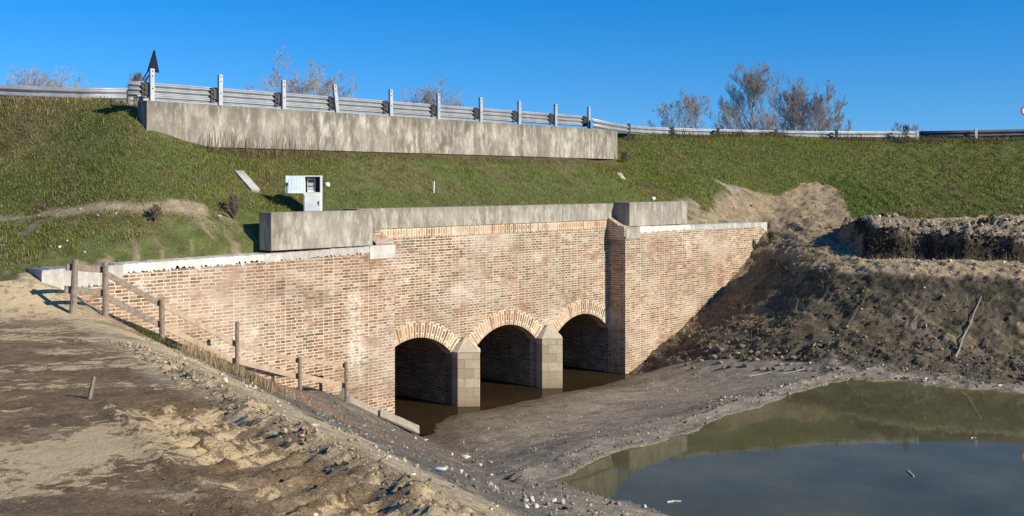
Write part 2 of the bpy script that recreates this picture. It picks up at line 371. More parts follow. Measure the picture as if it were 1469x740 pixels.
def concrete(name, base=(.40,.36,.29), dark=(.16,.135,.1), light=(.62,.58,.49), streak=1.0, lo=.42, hi=.56):
    t = NT(name); o = t.coord(); st = t.map(o, (1,1,.3)); s2 = t.map(o, (1,1,.5), (4,9,2))
    n1 = t.noise(st, 5.0, 7, .72); n2 = t.noise(s2, 2.2, 7, .66); n3 = t.noise(o, 22., 5, .65)
    c = t.mix(t.rf(n2, .4, .68), base, light)
    c = t.mix(t.math('MULTIPLY', t.math('MULTIPLY', t.rf(n1, lo, hi), t.rf(t.noise(t.map(o, (1,1,.8), (1,6,3)), .7, 4, .6), .35, .6, .25, 1.)), .8*streak), c, dark)
    gz_ = t.n('ShaderNodeSeparateXYZ', ins={0: t.coord('Generated')}).outputs[2]; c = t.mix(t.math('MULTIPLY', t.rf(t.math('ADD', gz_, t.math('MULTIPLY', t.math('SUBTRACT', t.noise(t.map(o, (1,1,.1)), 3.2, 6, .7), .5), 1.5)), .7, 1.0), .55*streak), c, tuple(x*.8+y*.1 for x, y in zip(dark, base)))
    jx = t.n('ShaderNodeSeparateXYZ', ins={0: o}).outputs[0]; jt = t.math('ABSOLUTE', t.math('SUBTRACT', t.math('FRACT', t.math('MULTIPLY', jx, .31)), .5)); c = t.mix(t.math('MULTIPLY', t.rf(jt, .006, .002), .55), c, dark)
    c = t.mix(t.math('MULTIPLY', t.rf(t.noise(t.map(o, (1,1,.6), (8,1,3)), 1.1, 6, .65), .45, .6), .6*streak), c, tuple(x*.62 for x in base))
    c = t.mix(t.rf(t.noise(t.map(o, (1,1,.3), (2,2,7)), 7., 6, .72), .54, .68, 0, .7), c, light)
    c = t.mix(t.rf(n3, .35, .7, .0, .3), c, tuple(x*.55 for x in base))
    return t.bsdf(c, .88, t.bump(t.math('ADD', n3, t.noise(o, 6., 4)), .35, .012), spec=.2)

M = {}
M['brick_left'] = brick('brick_left_wing', tint=(1.,.965,.91), stripe=[(-5.5,.3,1.2,3.4,.5),(-4.5,.12,1.6,3.9,.3),(-8.6,1.1,1.7,2.7,.45)])
M['brick_face'] = brick('brick_facade', tint=(.985,.975,.92))
M['brick_right'] = brick('brick_right_wing', tint=(1.03,.995,.92))
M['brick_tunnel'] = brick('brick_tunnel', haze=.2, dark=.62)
M['brick_ring'] = brick('brick_ring', tint=(1.22,1.19,1.08), haze=1.)
M['conc'] = concrete('concrete_parapet', base=(.37,.325,.25), dark=(.13,.106,.075), light=(.58,.53,.43))
M['conc_road'] = concrete('concrete_road_wall', base=(.29,.25,.19), dark=(.095,.077,.054), light=(.64,.585,.47), streak=1.)
M['conc_light'] = concrete('concrete_light', base=(.55,.5,.42), dark=(.34,.29,.22), light=(.72,.68,.6), streak=.5)
M['coping'] = concrete('coping_mortar', base=(.42,.38,.31), dark=(.24,.2,.15), light=(.7,.66,.58), streak=.6)
M['plaster'] = concrete('coping_plaster', base=(.66,.61,.52), dark=(.42,.36,.27), light=(.78,.74,.66), streak=.45)
def stone_mat():
    t = NT('pier_stone'); uv = t.coord('UV'); o = t.coord()
    br = t.n('ShaderNodeTexBrick', offset=.5, ins={'Vector': uv, 'Color1': (0,0,0,1), 'Color2': (1,1,1,1), 'Mortar': (.5,.5,.5,1), 'Scale': 1., 'Mortar Size': .006, 'Mortar Smooth': .4, 'Brick Width': .42, 'Row Height': .235})
    rnd = t.n('ShaderNodeSeparateColor', ins={0: br.outputs['Color']}).outputs[0]
    c = t.ramp(rnd, [(0,(.44,.345,.22)),(.5,(.58,.465,.31)),(1,(.68,.56,.39))])
    n = t.noise(o, 5., 6, .65); c = t.mix(t.rf(n, .35, .7, 0, .55), c, (.33,.25,.16))
    c = t.mix(t.rf(t.noise(o, 40., 4), .4, .7, 0, .3), c, (.25,.19,.12))
    c = t.mix(t.math('MULTIPLY', br.outputs['Fac'], .9), c, (.20,.155,.10))
    sp = t.n('ShaderNodeSeparateXYZ', ins={0: o}); c = t.mix(t.rf(t.math('ADD', sp.outputs[2], t.math('MULTIPLY', n, .2)), .32, .05, 0, .6), c, (.16,.11,.06))
    return t.bsdf(c, .85, t.bump(t.math('SUBTRACT', t.noise(o, 30., 5), br.outputs['Fac']), .4, .01))
M['stone'] = stone_mat()

def ground_mat():
    t = NT('ground'); o = t.coord(); vc = t.n('ShaderNodeVertexColor', layer_name='Col'); c = vc.outputs['Color']; wet = vc.outputs['Alpha']
    n1 = t.noise(o, 3.3, 8, .65); n2 = t.noise(o, 19., 6, .7); n3 = t.noise(o, 75., 4, .7)
    k = t.math('ADD', t.math('MULTIPLY', t.rf(n1, .3, .7, .62, 1.32), t.rf(n2, .3, .7, .66, 1.32)), t.rf(n3, .3, .72, -.22, .24))
    cc = t.mix(1., c, t.n('ShaderNodeCombineColor', ins={0: k, 1: k, 2: k}).outputs[0], 'MULTIPLY')
    cr = t.n('ShaderNodeAttribute', attribute_name='Crust').outputs['Fac']
    th = t.noise(t.map(o, (1,1.0,1), rot=(0,0,.3)), 5.6, 12, .72, .35); th2 = t.noise(t.map(o, (1,1,1), (5,3,1)), 9., 8, .75)
    lvl = t.math('ADD', t.math('MULTIPLY', th, .7), t.math('ADD', t.math('MULTIPLY', th2, .3), t.math('MULTIPLY', cr, .17)))
    cc = t.mix(t.math('MULTIPLY', t.rf(lvl, .575, .605), t.math('MULTIPLY', t.math('MINIMUM', t.math('MULTIPLY', cr, 3.), 1.), .8)), cc, (.64,.475,.265))
    dk = t.rf(t.math('ADD', t.math('MULTIPLY', t.noise(t.map(o, (1,1,1), (9,7,2)), 2.6, 10, .7), .7), t.math('MULTIPLY', th2, .3)), .55, .63)
    cc = t.mix(t.math('MULTIPLY', dk, .3), cc, t.mix(1., cc, (.5,.44,.36), 'MULTIPLY'))
    vo = t.n('ShaderNodeTexVoronoi', ins=dict(Vector=o, Scale=16.)); spk = t.rf(vo.outputs['Distance'], .16, .1)
    sel = t.math('GREATER_THAN', t.n('ShaderNodeSeparateColor', ins={0: vo.outputs['Color']}).outputs[0], .955)
    cc = t.mix(t.math('MULTIPLY', t.math('MULTIPLY', spk, sel), .7), cc, (.5,.45,.37))
    h = t.math('ADD', t.math('ADD', t.math('MULTIPLY', n1, .8), t.math('MULTIPLY', n2, .5)), t.math('MULTIPLY', n3, .28))
    nr = t.bump(h, .8, .075)
    return t.bsdf(cc, t.rf(wet, 0, 1, .95, .28), nr, spec=t.rf(wet, 0, 1, .1, .5))
M['ground'] = ground_mat()
def grass_mat(name):
    t = NT(name); c = t.n('ShaderNodeVertexColor', layer_name='Col').outputs['Color']
    b = t.n('ShaderNodeBsdfDiffuse', ins={'Color': c}); tr = t.n('ShaderNodeBsdfTranslucent', ins={'Color': c})
    mx = t.n('ShaderNodeMixShader', ins={0: .3, 1: b.outputs[0], 2: tr.outputs[0]}); t.t.links.new(mx.outputs[0], t.out.inputs[0]); return t.m
M['blade'] = grass_mat('grass_blade'); 
def clod_mat():
    t = NT('clod'); o = t.coord(); c = t.n('ShaderNodeVertexColor', layer_name='Col').outputs['Color']
    k = t.rf(t.noise(o, 30., 5), .3, .7, .7, 1.25); cc = t.mix(1., c, t.n('ShaderNodeCombineColor', ins={0: k, 1: k, 2: k}).outputs[0], 'MULTIPLY')
    return t.bsdf(cc, .95, t.bump(t.noise(o, 60., 4), .6, .01), spec=.1)
M['clod'] = clod_mat()
M['steel'] = plain('galvanised_steel', (.31,.32,.32), .5, .35, .2, 3.)
M['steel_dark'] = plain('weathered_steel', (.07,.068,.065), .7, .3, .3, 4.)
M['post_steel'] = plain('post_steel', (.40,.41,.41), .5, .3, .12, 3.)
M['wood'] = plain('weathered_wood', (.23,.18,.13), .85, 0, .35, 14.)
M['wood_pale'] = plain('pale_plank', (.40,.295,.195), .85, 0, .22, 10.)
M['board'] = plain('grey_board', (.30,.25,.185), .85, 0, .25, 9.)
M['box_white'] = plain('cabinet_white', (.70,.69,.63), .55, 0, .16, 5.)
M['box_door'] = plain('cabinet_door', (.62,.68,.69), .5, 0, .12, 5.)
M['box_dark'] = plain('cabinet_inside', (.06,.06,.065), .8)
M['meter'] = plain('meter_grey', (.42,.43,.42), .5)
M['black'] = plain('black_plastic', (.015,.015,.018), .6)
M['sign_back'] = plain('dark_sign_back', (.012,.014,.022), .6)
M['bark'] = plain('bark', (.34,.28,.22), .9, 0, .25, 3.)
M['twig'] = plain('twig', (.43,.375,.335), .9, 0, .2, 1.)
M['asphalt'] = plain('asphalt', (.055,.055,.055), .9, 0, .2, 3.)
M['rock'] = plain('rock_grey', (.165,.15,.115), .9, 0, .35, 5.)
M['rock_white'] = plain('rock_white', (.58,.54,.47), .9, 0, .25, 8.)
M['rock_tan'] = plain('rock_tan', (.29,.24,.16), .9, 0, .3, 6.)
M['rock_dark'] = plain('rock_dark', (.11,.105,.09), .9, 0, .35, 5.)
M['brick_piece'] = plain('brick_piece', (.40,.17,.10), .9, 0, .25, 9.)
M['paper'] = plain('paper', (.78,.76,.7), .7)
M['bluebag'] = plain('blue_plastic', (.45,.54,.58), .5)
M['sign_red'] = plain('sign_red', (.55,.02,.03), .4); M['sign_white'] = plain('sign_white', (.8,.8,.8), .4)
def water_mat(name, murk, tr, bumpst, scale=2.):
    t = NT(name); o = t.coord(); nz = t.noise(t.map(o, (1,1,1)), scale, 3); nr = t.bump(nz, bumpst, .02)
    blot = t.noise(o, .55, 5, .6); col = t.mix(t.rf(blot, .3, .7), tuple(x*.7 for x in murk), tuple(x*1.3 for x in murk))
    fr = t.n('ShaderNodeFresnel', ins={'IOR': 1.333, 'Normal': nr}).outputs[0]
    body = t.n('ShaderNodeMixShader', ins={0: tr, 1: t.n('ShaderNodeBsdfDiffuse', ins={'Color': col}).outputs[0], 2: t.n('ShaderNodeBsdfTransparent', ins={'Color': (.62,.58,.36,1)}).outputs[0]})
    gl = t.n('ShaderNodeBsdfGlossy', ins={'Color': (.92,.92,.8,1), 'Roughness': .03, 'Normal': nr})
    mx = t.n('ShaderNodeMixShader', ins={0: t.math('MULTIPLY', fr, .72), 1: body.outputs[0], 2: gl.outputs[0]}); t.t.links.new(mx.outputs[0], t.out.inputs[0]); return t.m
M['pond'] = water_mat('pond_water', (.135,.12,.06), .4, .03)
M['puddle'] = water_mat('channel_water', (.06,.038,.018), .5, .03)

# ------------------------------------------------------------------ ground mesh
def axis(segs):
    a = []
    for lo, hi, st in segs: a.append(np.arange(lo, hi-1e-6, st))
    return np.concatenate(a+[[segs[-1][1]]])
Sx = axis([(-40,-6,2.),(-6,-1,.4),(-1,8,.04),(8,24,.07),(24,33,.05),(33,42,.12),(42,60,1.),(60,80,4.)])
Ee = axis([(-70,-40,3.),(-40,-34,.5),(-34,-24,.1),(-24,-19.24,.08),(-19.24,-18.84,.4),(-18.84,-18.5,.085),(-18.5,-11,.055),(-11,-3,.04),(-3,2,.5),(2,20,3.)])
SS, EE = np.meshgrid(Sx, Ee); XX, YY = xy(SS, EE)
Z0, BB = base(XX, YY); ZZ = Z0+disp(XX, YY, BB, Z0)
# inside the tunnels' mouths the front ground goes on to the facade line
opening = (SS > 15.5) & (SS < 24.7) & (EE > -18.9) & (EE < -18.55)
ZZ = np.where(opening, -5.72, ZZ)
far_behind = (YY > 46.5)
def ground_color(x, y, z, b, z0):
    s, e = se(x, y); r, q = ridge_rq(x, y); m = masks(x, y, b)
    nA = fbm(x, y, 1.3, 5, 101); nB = fbm(x, y, .35, 4, 111); nC = fbm(x*.5, y, .5, 5, 121, .6)
    def L(*c): return np.array(c, float)
    def mixc(c, f, k): f = np.clip(f, 0, 1)[..., None]; return c*(1-f)+L(*k)*f
    sh = np.shape(x); col = np.zeros(sh+(3,)); wet = np.zeros(sh)
    # left plateau: damp trodden earth with dry pale crust
    pl = np.zeros(sh+(3,))+L(.195,.130,.070)
    pl = mixc(pl, sst(nA, .05, .4)*.45, (.15,.112,.078))
    yy = sst(nC+.35*nA, .05, .3); pl = mixc(pl, yy*.25, (.46,.35,.215))
    patch = np.exp(-(((x-pt(110,650,7.4)[0])/.42)**2+((y-7.0)/.9)**2)); pl = mixc(pl, .4*sst(patch+.5*nB, .35, .6), (.40,.315,.20))
    dry = sst(y+.5*nA*2, 11.5, 15.5); pl = mixc(pl, dry*sst(nC+.25, -.1, .35)*.4, (.37,.265,.15))
    pl = mixc(pl, sst(y+nA, 15.8, 17.2)*.85, (.40,.31,.195))
    pl = mixc(pl, sst(r+.3*nA, -.75, -.35)*sst(y, 8.6, 10.)*.85, (.37,.285,.18))
    berm = np.exp(-((r+.1+.15*nB)/.3)**2); pl = mixc(pl, berm*(.75+.5*nB), (.38,.295,.185))
    col[:] = pl
    # slope beyond the ridge
    sl = np.zeros(sh+(3,))+L(.165,.14,.108); sl = mixc(sl, sst(nA+nB*.5, .1, .5), (.24,.195,.14))
    upper = 1-sst(r+.35*nA, .75, 1.25); sl = mixc(sl, upper, (.43,.34,.215))
    leftpart = sst(y+nA, 15.5, 17.5); sl = mixc(sl, leftpart*(1-sst(r+.6*nA, 3.2, 4.4)), (.27,.19,.115))
    redz = np.exp(-((r-3.7)/.8)**2)*sst(y, 16, 18); sl = mixc(sl, redz*sst(nB, .0, .3)*.8, (.32,.16,.10))
    wsl = sst(r+.15*nB, -.05, .25); col = col*(1-wsl)[..., None]+sl*wsl[..., None]
    # mud floor and bar
    mud = np.zeros(sh+(3,))+L(.295,.245,.175); mud = mixc(mud, sst(nA, .0, .5)*.6, (.38,.325,.24)); mud = mixc(mud, sst(fbm(x*.45, y, .9, 4, 131), .05, .4)*.6, (.18,.145,.105))
    mud = mixc(mud, sst(nB, .2, .5)*.35, (.22,.18,.14))
    fl = smax_w(x, y); col = col*(1-fl)[..., None]+mud*fl[..., None]
    lowwet = sst(-z, 5.28, 5.5); col = mixc(col, lowwet*.75*fl, (.085,.052,.03)); wet = np.maximum(wet, .8*lowwet*fl)
    sx_ = x+.3*fbm(x, y, 1.6, 4, 203); sy_ = y+.3*fbm(x, y, 1.6, 4, 207); ds = dseg(sx_, sy_, SHORE, True); shore_in = inpoly(sx_, sy_, SHORE)
    wet = np.maximum(wet, .55*(1-sst(ds+.15*nB, .05, .35))*(x < 7.5)); col = mixc(col, (1-sst(ds+.2*nB, .03, .22))*.45*(b < .5)*(r > 1), (.09,.075,.055))
    col = mixc(col, shore_in*.95, (.34,.265,.13)); col = mixc(col, shore_in*sst(ds+.6*nA, .7, 2.3)*.9, (.085,.075,.045))
    # right bank
    rb = (s > 24)*(b < .5)*sst(z0+.25*nA, -4.5, -4.25)*sst(x+.25*y, 8.9, 9.8)*(~shore_in)
    fm = footmask(x, y); rb = np.maximum(rb, fm*(b < .5)*(~shore_in))
    bank = np.zeros(sh+(3,))+L(.138,.108,.065); bank = mixc(bank, sst(fbm(x+.35*y, y*.28, .42, 4, 83), .05, .4)*.85, (.33,.255,.155)); bank = mixc(bank, sst(nA+.6*nB, .06, .32)*.75, (.05,.041,.029)); bank = mixc(bank, sst(fbm(x, y, .22, 3, 142), .2, .5)*.6, (.33,.27,.18))
    bank = mixc(bank, sst(fbm(x, y, .7, 4, 141), .25, .45)*.55, (.075,.085,.03))
    bank = mixc(bank, (1-sst(z0, -4.1, -3.75))*.6, (.135,.108,.07))
    ter = sst(z0+.12*nA, -2.52, -2.38)*sst(x, 8, 9.5); bank = mixc(bank, ter, (.40,.30,.175))
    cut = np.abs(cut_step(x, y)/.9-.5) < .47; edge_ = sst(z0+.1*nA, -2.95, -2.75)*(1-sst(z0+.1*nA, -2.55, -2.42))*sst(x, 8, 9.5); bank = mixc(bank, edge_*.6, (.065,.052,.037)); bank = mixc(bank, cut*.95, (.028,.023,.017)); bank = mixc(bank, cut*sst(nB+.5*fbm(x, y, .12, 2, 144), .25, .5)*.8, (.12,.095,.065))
    cl = sst(cut_step(x, y), .72, .82); bank = mixc(bank, cl*(.8+.3*nB), (.24,.195,.135)); bank = mixc(bank, cl*sst(nA, .1, .4)*.6, (.33,.29,.22))
    wing = (1-sst(x+.5*nA, 6.6, 9.2))*sst(z0, -4.4, -3.6); bank = mixc(bank, wing*.85*sst(nB+.3, 0, .4), (.25,.18,.10))
    rim = (1-sst(se(x, y)[1]+.2*nA, -17.6, -16.6))*sst(z0, -4.9, -4.2); bank = mixc(bank, rim*.75, (.24,.18,.105))
    col = col*(1-rb)[..., None]+bank*rb[..., None]
    # grass-covered earth
    g = m['grass']
    gr = np.zeros(sh+(3,))+L(.105,.118,.036); gr = mixc(gr, sst(fbm(x, y, 2.4, 4, 151), .0, .45)*.65, (.16,.125,.06)); gr = mixc(gr, sst(nB, .15, .5)*.5, (.055,.062,.02))
    back = (s < 12.6); up = sst(e, -23.2, -25.)*back; gr = mixc(gr, up*.6*(.7+nA), (.135,.098,.05))
    pz = sst(below_track(x, y)+.25*nA, -.1, .25)*(s < 12.4); gr = mixc(gr, pz*sst(nB+.5*nA, .12, .34), (.24,.185,.115))
    tr = 1-sst(dseg(x, y, TRACKL[:-1])+.2*nA, .05, .22); gr = mixc(gr, tr*.95, (.33,.255,.165))
    pa = np.exp(-((s-11.75)/.28)**2-((e+23.6)/1.3)**2); gr = mixc(gr, pa*sst(nB+.3, .1, .4), (.25,.2,.11))
    clear = (s > 27.9)*sst(-e, 19.9, 19.4)*(s < 33.5); gr = mixc(gr, clear*sst(nB+nA, -.1, .25), (.26,.2,.13))
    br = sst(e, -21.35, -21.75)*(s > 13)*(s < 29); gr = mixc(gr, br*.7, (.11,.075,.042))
    col = np.where(g[..., None], gr, col); wet = np.where(g, 0, wet)
    tg = np.zeros(sh+(3,))+L(.30,.225,.135); tg = mixc(tg, sst(nA+.5*nB, .05, .5)*.6, (.21,.15,.085)); tg = mixc(tg, sst(nB-nA, .3, .5)*.7, (.09,.08,.035))
    col = np.where(m['tongue'][..., None], tg, col); wet = np.where(m['tongue'], 0, wet)
    road = (s > 11.9)*(e < -22.3)*(b > .5)*(s < 29); col = mixc(col, road*1., (.07,.07,.068))
    return np.concatenate([np.clip(col, .005, 1), wet[..., None]], -1), m
def smax_w(x, y):
    d = TF(x, y)-left_bank(x, y); return sst(d+.25*fbm(x, y, .5, 3, 133), -.12, .14)*(left_bank(x, y) < -3.6)
COL, MK = ground_color(XX, YY, ZZ, BB, Z0)
ni, nj = SS.shape
idx = np.arange(ni*nj).reshape(ni, nj)
Q = np.stack([idx[:-1,:-1], idx[:-1,1:], idx[1:,1:], idx[1:,:-1]], -1).reshape(-1, 4)
zr = ZZ.ravel(); qz = zr[Q]; sq = SS.ravel()[Q].mean(1); eq = EE.ravel()[Q].mean(1)
drop = (sq > 14.9) & (sq < 25.3) & (eq < -18.7) & (eq > -19.26) & (np.ptp(qz, axis=1) > .8)
drop |= (sq > 15.7) & (sq < 24.47) & (eq < -18.84) & (eq > -19.24)
Q = Q[~drop]
V = np.stack([XX, YY, ZZ], -1).reshape(-1, 3)
g_ob = mesh_np('ground', V, Q, M['ground'], None, True, None, COL.reshape(-1, 4).astype(np.float32)); tag(g_ob, 'trodden earth, mud flat, dug bank and grassed embankment around the culvert', None, None, 'structure')
_r, _q = ridge_rq(XX, YY); CR = (1-sst(_r, .9, 1.4))*(BB < .5)*(SS < 16)*(.2+1.2*fbm(XX*.6, YY, 1.0, 4, 195)+.9*np.exp(-(((XX-pt(110,650,7.4)[0])/.45)**2+((YY-7.)/1.)**2))); CR = np.clip(CR+.28*(1-sst(_r, .9, 1.4))*(BB < .5)*(SS < 16)*sst(YY, 11, 14.5), 0, 1)
_a = g_ob.data.attributes.new('Crust', 'FLOAT', 'POINT'); _a.data.foreach_set('value', CR.ravel().astype(np.float32))
# far plain to the horizon
pv = []; pf = []
R0 = [(-70,-70,-6.5),(70,-70,-6.5),(90,60,-2.),(-60,60,-2.)]; 
far_v = [(-3000,-3000,-8),(3000,-3000,-8),(3000,3000,-8),(-3000,3000,-8)]
farg = MB(); farg.face(far_v); 
fo = farg.build('far_ground', plain('far_field', (.09,.085,.04), .95, 0, .3, .02)); tag(fo, 'flat fields far beyond the embankment', None, None, 'structure')
road = MB(); ra = [(13.6,-22.35),(29,-22.35),(29,-28.8),(17.4,-28.8)]
road.face([(*xy(s, e), 1.80) for s, e in ra][::-1])
ro = road.build('road', M['asphalt']); tag(ro, 'asphalt road on top of the embankment', None, None, 'structure')

# water
def poly_sheet(name, pts, z, mat):
    m = MB(); m.face([(x, y, z) for x, y in pts]); return m.build(name, mat)
def expand(poly, d):
    cx = sum(p[0] for p in poly)/len(poly); cy = sum(p[1] for p in poly)/len(poly); n = len(poly); out = []
    A = sum(poly[i][0]*poly[(i+1) % n][1]-poly[(i+1) % n][0]*poly[i][1] for i in range(n)); sg = 1 if A > 0 else -1
    for i in range(n):
        a = poly[i-1]; b = poly[(i+1) % n]; tx, ty = b[0]-a[0], b[1]-a[1]; l = math.hypot(tx, ty); out.append((poly[i][0]+sg*ty/l*d, poly[i][1]-sg*tx/l*d))
    return out
w1 = poly_sheet('pond_water', expand(SHORE, .5)[::-1], ZP, M['pond']); tag(w1, 'still green brown pond in front of the bank', None, None, 'structure')
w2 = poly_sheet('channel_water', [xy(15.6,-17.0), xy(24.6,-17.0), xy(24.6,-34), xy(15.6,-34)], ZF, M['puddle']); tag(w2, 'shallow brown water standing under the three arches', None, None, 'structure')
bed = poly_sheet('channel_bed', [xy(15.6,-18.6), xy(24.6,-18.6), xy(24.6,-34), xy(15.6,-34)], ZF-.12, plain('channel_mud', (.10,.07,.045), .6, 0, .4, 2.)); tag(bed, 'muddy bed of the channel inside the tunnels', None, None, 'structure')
for k, (s, e, w, l, a) in enumerate([(19.25,-19.2,.10,.75,.35),(22.6,-19.1,.1,.5,.3),(20.1,-19.9,.1,.4,.3)]):
    pass

# ------------------------------------------------------------------ the brick culvert
CUL = empty('brick_culvert', (*xy(S0, E0), ZF), math.atan2(DY, DX))
tag(CUL, 'brick culvert with three arched tunnels, stone cutwaters and long wing walls', 'culvert')
RB, RSP, RC, HW = 1.64, 1.30, 1.82, 1.2        # intrados radius, springing, crown, half width
ARC = [-3.18, 0., 3.18]; ZC = RC-RB
def intr(dx, R=RB): return ZC+math.sqrt(max(R*R-dx*dx, 0))
FB, FT = .62, 4.47
# facade
f = MB(); xs = []
cuts = sorted(set([-4.385, 4.385]+[c+HW*k/14 for c in ARC for k in range(-14, 15)]))
for a, b in zip(cuts[:-1], cuts[1:]):
    if b-a < 1e-6: continue
    mid = (a+b)/2; c = [q for q in ARC if abs(mid-q) < HW]
    if c: za, zb = intr(a-c[0])+.02, intr(b-c[0])+.02
    else: za = zb = -.5
    f.face([(a,FB,za),(b,FB,zb),(b,FB,FT-.24),(a,FB,FT-.24)])
f.face([(-4.385,FB,FT-.24),(4.385,FB,FT-.24),(4.385,FB+.5,FT-.24),(-4.385,FB+.5,FT-.24)])
f.build('facade_wall', M['brick_face'], CUL)
sc = MB(); sc.box(-5.0, 4.385, FB-.008, FB+.4, FT-.24, FT)
so = sc.build('soldier_course', M['brick_ring'], CUL)
for l in so.data.uv_layers[0].data: l.uv = ((l.uv[1]-FT+.24)*.95+.001, l.uv[0]*.8)
# arch rings
for c in ARC:
    m = MB(); phi = math.asin(HW/RB); N = 28; R1, R2 = RB, RB+.40
    for i in range(N):
        a0 = -phi*1.0+2*phi*i/N; a1 = -phi+2*phi*(i+1)/N
        def P(R, a, y): return (c+R*math.sin(a), y, ZC+R*math.cos(a))
        def clip(p): return (max(-4.383, min(4.383, p[0])), p[1], p[2])
        q = [P(R1,a0,FB-.006), P(R1,a1,FB-.006), P(R2,a1,FB-.006), P(R2,a0,FB-.006)]
        m.face([clip(p) for p in q], [(0,a0*1.35),(0,a1*1.35),(.24,a1*1.35),(.24,a0*1.35)])
        m.face([P(R1,a0,FB+.3),P(R1,a1,FB+.3),P(R1,a1,FB-.006),P(R1,a0,FB-.006)], [(.3,a0*1.85),(.3,a1*1.85),(0,a1*1.85),(0,a0*1.85)])
        m.face([clip(P(R2,a0,FB-.006)),clip(P(R2,a1,FB-.006)),clip(P(R2,a1,FB+.05)),clip(P(R2,a0,FB+.05))])
    m.build('arch_ring', M['brick_ring'], CUL)
    # tunnel vault behind the ring
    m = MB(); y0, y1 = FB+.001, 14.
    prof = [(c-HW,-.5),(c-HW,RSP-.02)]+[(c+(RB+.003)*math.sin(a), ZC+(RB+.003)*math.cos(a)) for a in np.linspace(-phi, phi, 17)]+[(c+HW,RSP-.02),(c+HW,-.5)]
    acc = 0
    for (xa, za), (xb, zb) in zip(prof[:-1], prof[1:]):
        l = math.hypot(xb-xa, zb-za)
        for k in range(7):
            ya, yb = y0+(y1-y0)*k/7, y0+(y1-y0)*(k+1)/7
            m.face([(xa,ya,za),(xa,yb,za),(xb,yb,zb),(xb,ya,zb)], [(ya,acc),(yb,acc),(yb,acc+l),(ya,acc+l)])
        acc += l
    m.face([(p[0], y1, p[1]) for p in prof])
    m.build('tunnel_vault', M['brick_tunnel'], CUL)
# cutwater piers
for c in (-1.59, 1.59):
    h = .39; yn, ys = .03, .42
    poly = [(c-h,FB+.25),(c-h,ys),(c,yn),(c+h,ys),(c+h,FB+.25)]
    m = MB(); m.prism(poly, -.6, 1.345); p = m.build('pier', M['stone'], CUL, .012)
    k = MB(); base_p = [(c-h-.012,FB+.02,1.347),(c-h-.012,ys-.01,1.347),(c,yn-.016,1.347),(c+h+.012,ys-.01,1.347),(c+h+.012,FB+.02,1.347)]; ap = (c-.0,FB-.10,1.72); top2 = (c,FB+.02,1.72)
    for i in range(4):
        tgt = ap if i in (1, 2) else ap
        k.face([base_p[i], base_p[i+1], ap])
    k.face([base_p[4], base_p[0], ap]); k.face(base_p[::-1])
    k.build('pier_cap', concrete('cap_stone', (.52,.44,.31), (.34,.27,.18), (.62,.54,.4), .4), p)
# wings with the abutment fronts
def wing(x0, x1, h0, h1, mat, name='wing_wall', lo=-.7):
    m = MB(); n = 24; th = .95
    for i in range(n):
        a = x0+(x1-x0)*i/n; b = x0+(x1-x0)*(i+1)/n; ha = h0+(h1-h0)*i/n; hb = h0+(h1-h0)*(i+1)/n
        m.face([(a,0,lo),(b,0,lo),(b,0,hb),(a,0,ha)]); m.face([(a,0,ha),(b,0,hb),(b,th,hb),(a,th,ha)]); m.face([(b,th,lo),(a,th,lo),(a,th,ha),(b,th,hb)])
    m.face([(x0,th,lo),(x0,0,lo),(x0,0,h0),(x0,th,h0)]); m.face([(x1,0,lo),(x1,th,lo),(x1,th,h1),(x1,0,h1)])
    return m.build(name, mat, CUL)
wing(-12.36, -4.385, 4.03-.17, 4.13-.14, M['brick_left']); wing(4.385, 12.57, 4.27-.13, 4.21-.13, M['brick_right'])
def coping(x0, x1, t0, t1, d0, d1, mat, name, y0=-.012, y1=.97, n=90, rough=.022, seed=1):
    m = MB(); rg = np.random.default_rng(seed); X = np.linspace(x0, x1, n+1)
    top = np.linspace(t0, t1, n+1)+rg.normal(0, .006, n+1); bot = np.linspace(t0-d0, t1-d1, n+1)+rg.normal(0, rough, n+1)-.02
    for i in range(n):
        a, b = X[i], X[i+1]
        m.face([(a,y0,bot[i]),(b,y0,bot[i+1]),(b,y0,top[i+1]-.012),(a,y0,top[i]-.012)]); m.face([(a,y0,top[i]-.012),(b,y0,top[i+1]-.012),(b,y0+.02,top[i+1]),(a,y0+.02,top[i])])
        m.face([(a,y0+.02,top[i]),(b,y0+.02,top[i+1]),(b,y1,top[i+1]),(a,y1,top[i])]); m.face([(a,.01,bot[i]),(b,.01,bot[i+1]),(b,y0,bot[i+1]),(a,y0,bot[i])])
    m.face([(x0,y1,bot[0]),(x0,y0,bot[0]),(x0,y0,top[0]),(x0,y1,top[0])]); m.face([(x1,y0,bot[-1]),(x1,y1,bot[-1]),(x1,y1,top[-1]),(x1,y0,top[-1])])
    return m.build(name, mat, CUL)
cp = coping(-12.37, -10.9, 4.03, 4.05, .36, .30, M['coping'], 'coping', seed=3)
coping(-10.9, -7.9, 4.05, 4.09, .15, .13, M['plaster'], 'coping', seed=4, rough=.03)['label'] = 'white mortar coping on the left wing wall'
coping(-7.9, -5.13, 4.09, 4.13, .15, .13, M['coping'], 'coping', seed=5)
coping(5.08, 7.75, 4.27, 4.25, .16, .14, M['plaster'], 'coping', seed=6)['label'] = 'white mortar coping beside the right corner block'
coping(7.75, 12.2, 4.25, 4.215, .15, .15, M['coping'], 'coping', seed=7)
coping(12.2, 12.58, 4.215, 4.21, .2, .35, M['conc_light'], 'coping', seed=8, n=6)
m = MB(); m.box(-5.13, -4.375, -.018, .75, 3.83, 4.14); m.build('corner_stone', M['conc_light'], CUL, .015)
m = MB(); m.box(4.395, 5.08, -.018, .75, 3.92, 4.27); m.build('corner_stone', M['conc'], CUL, .015)
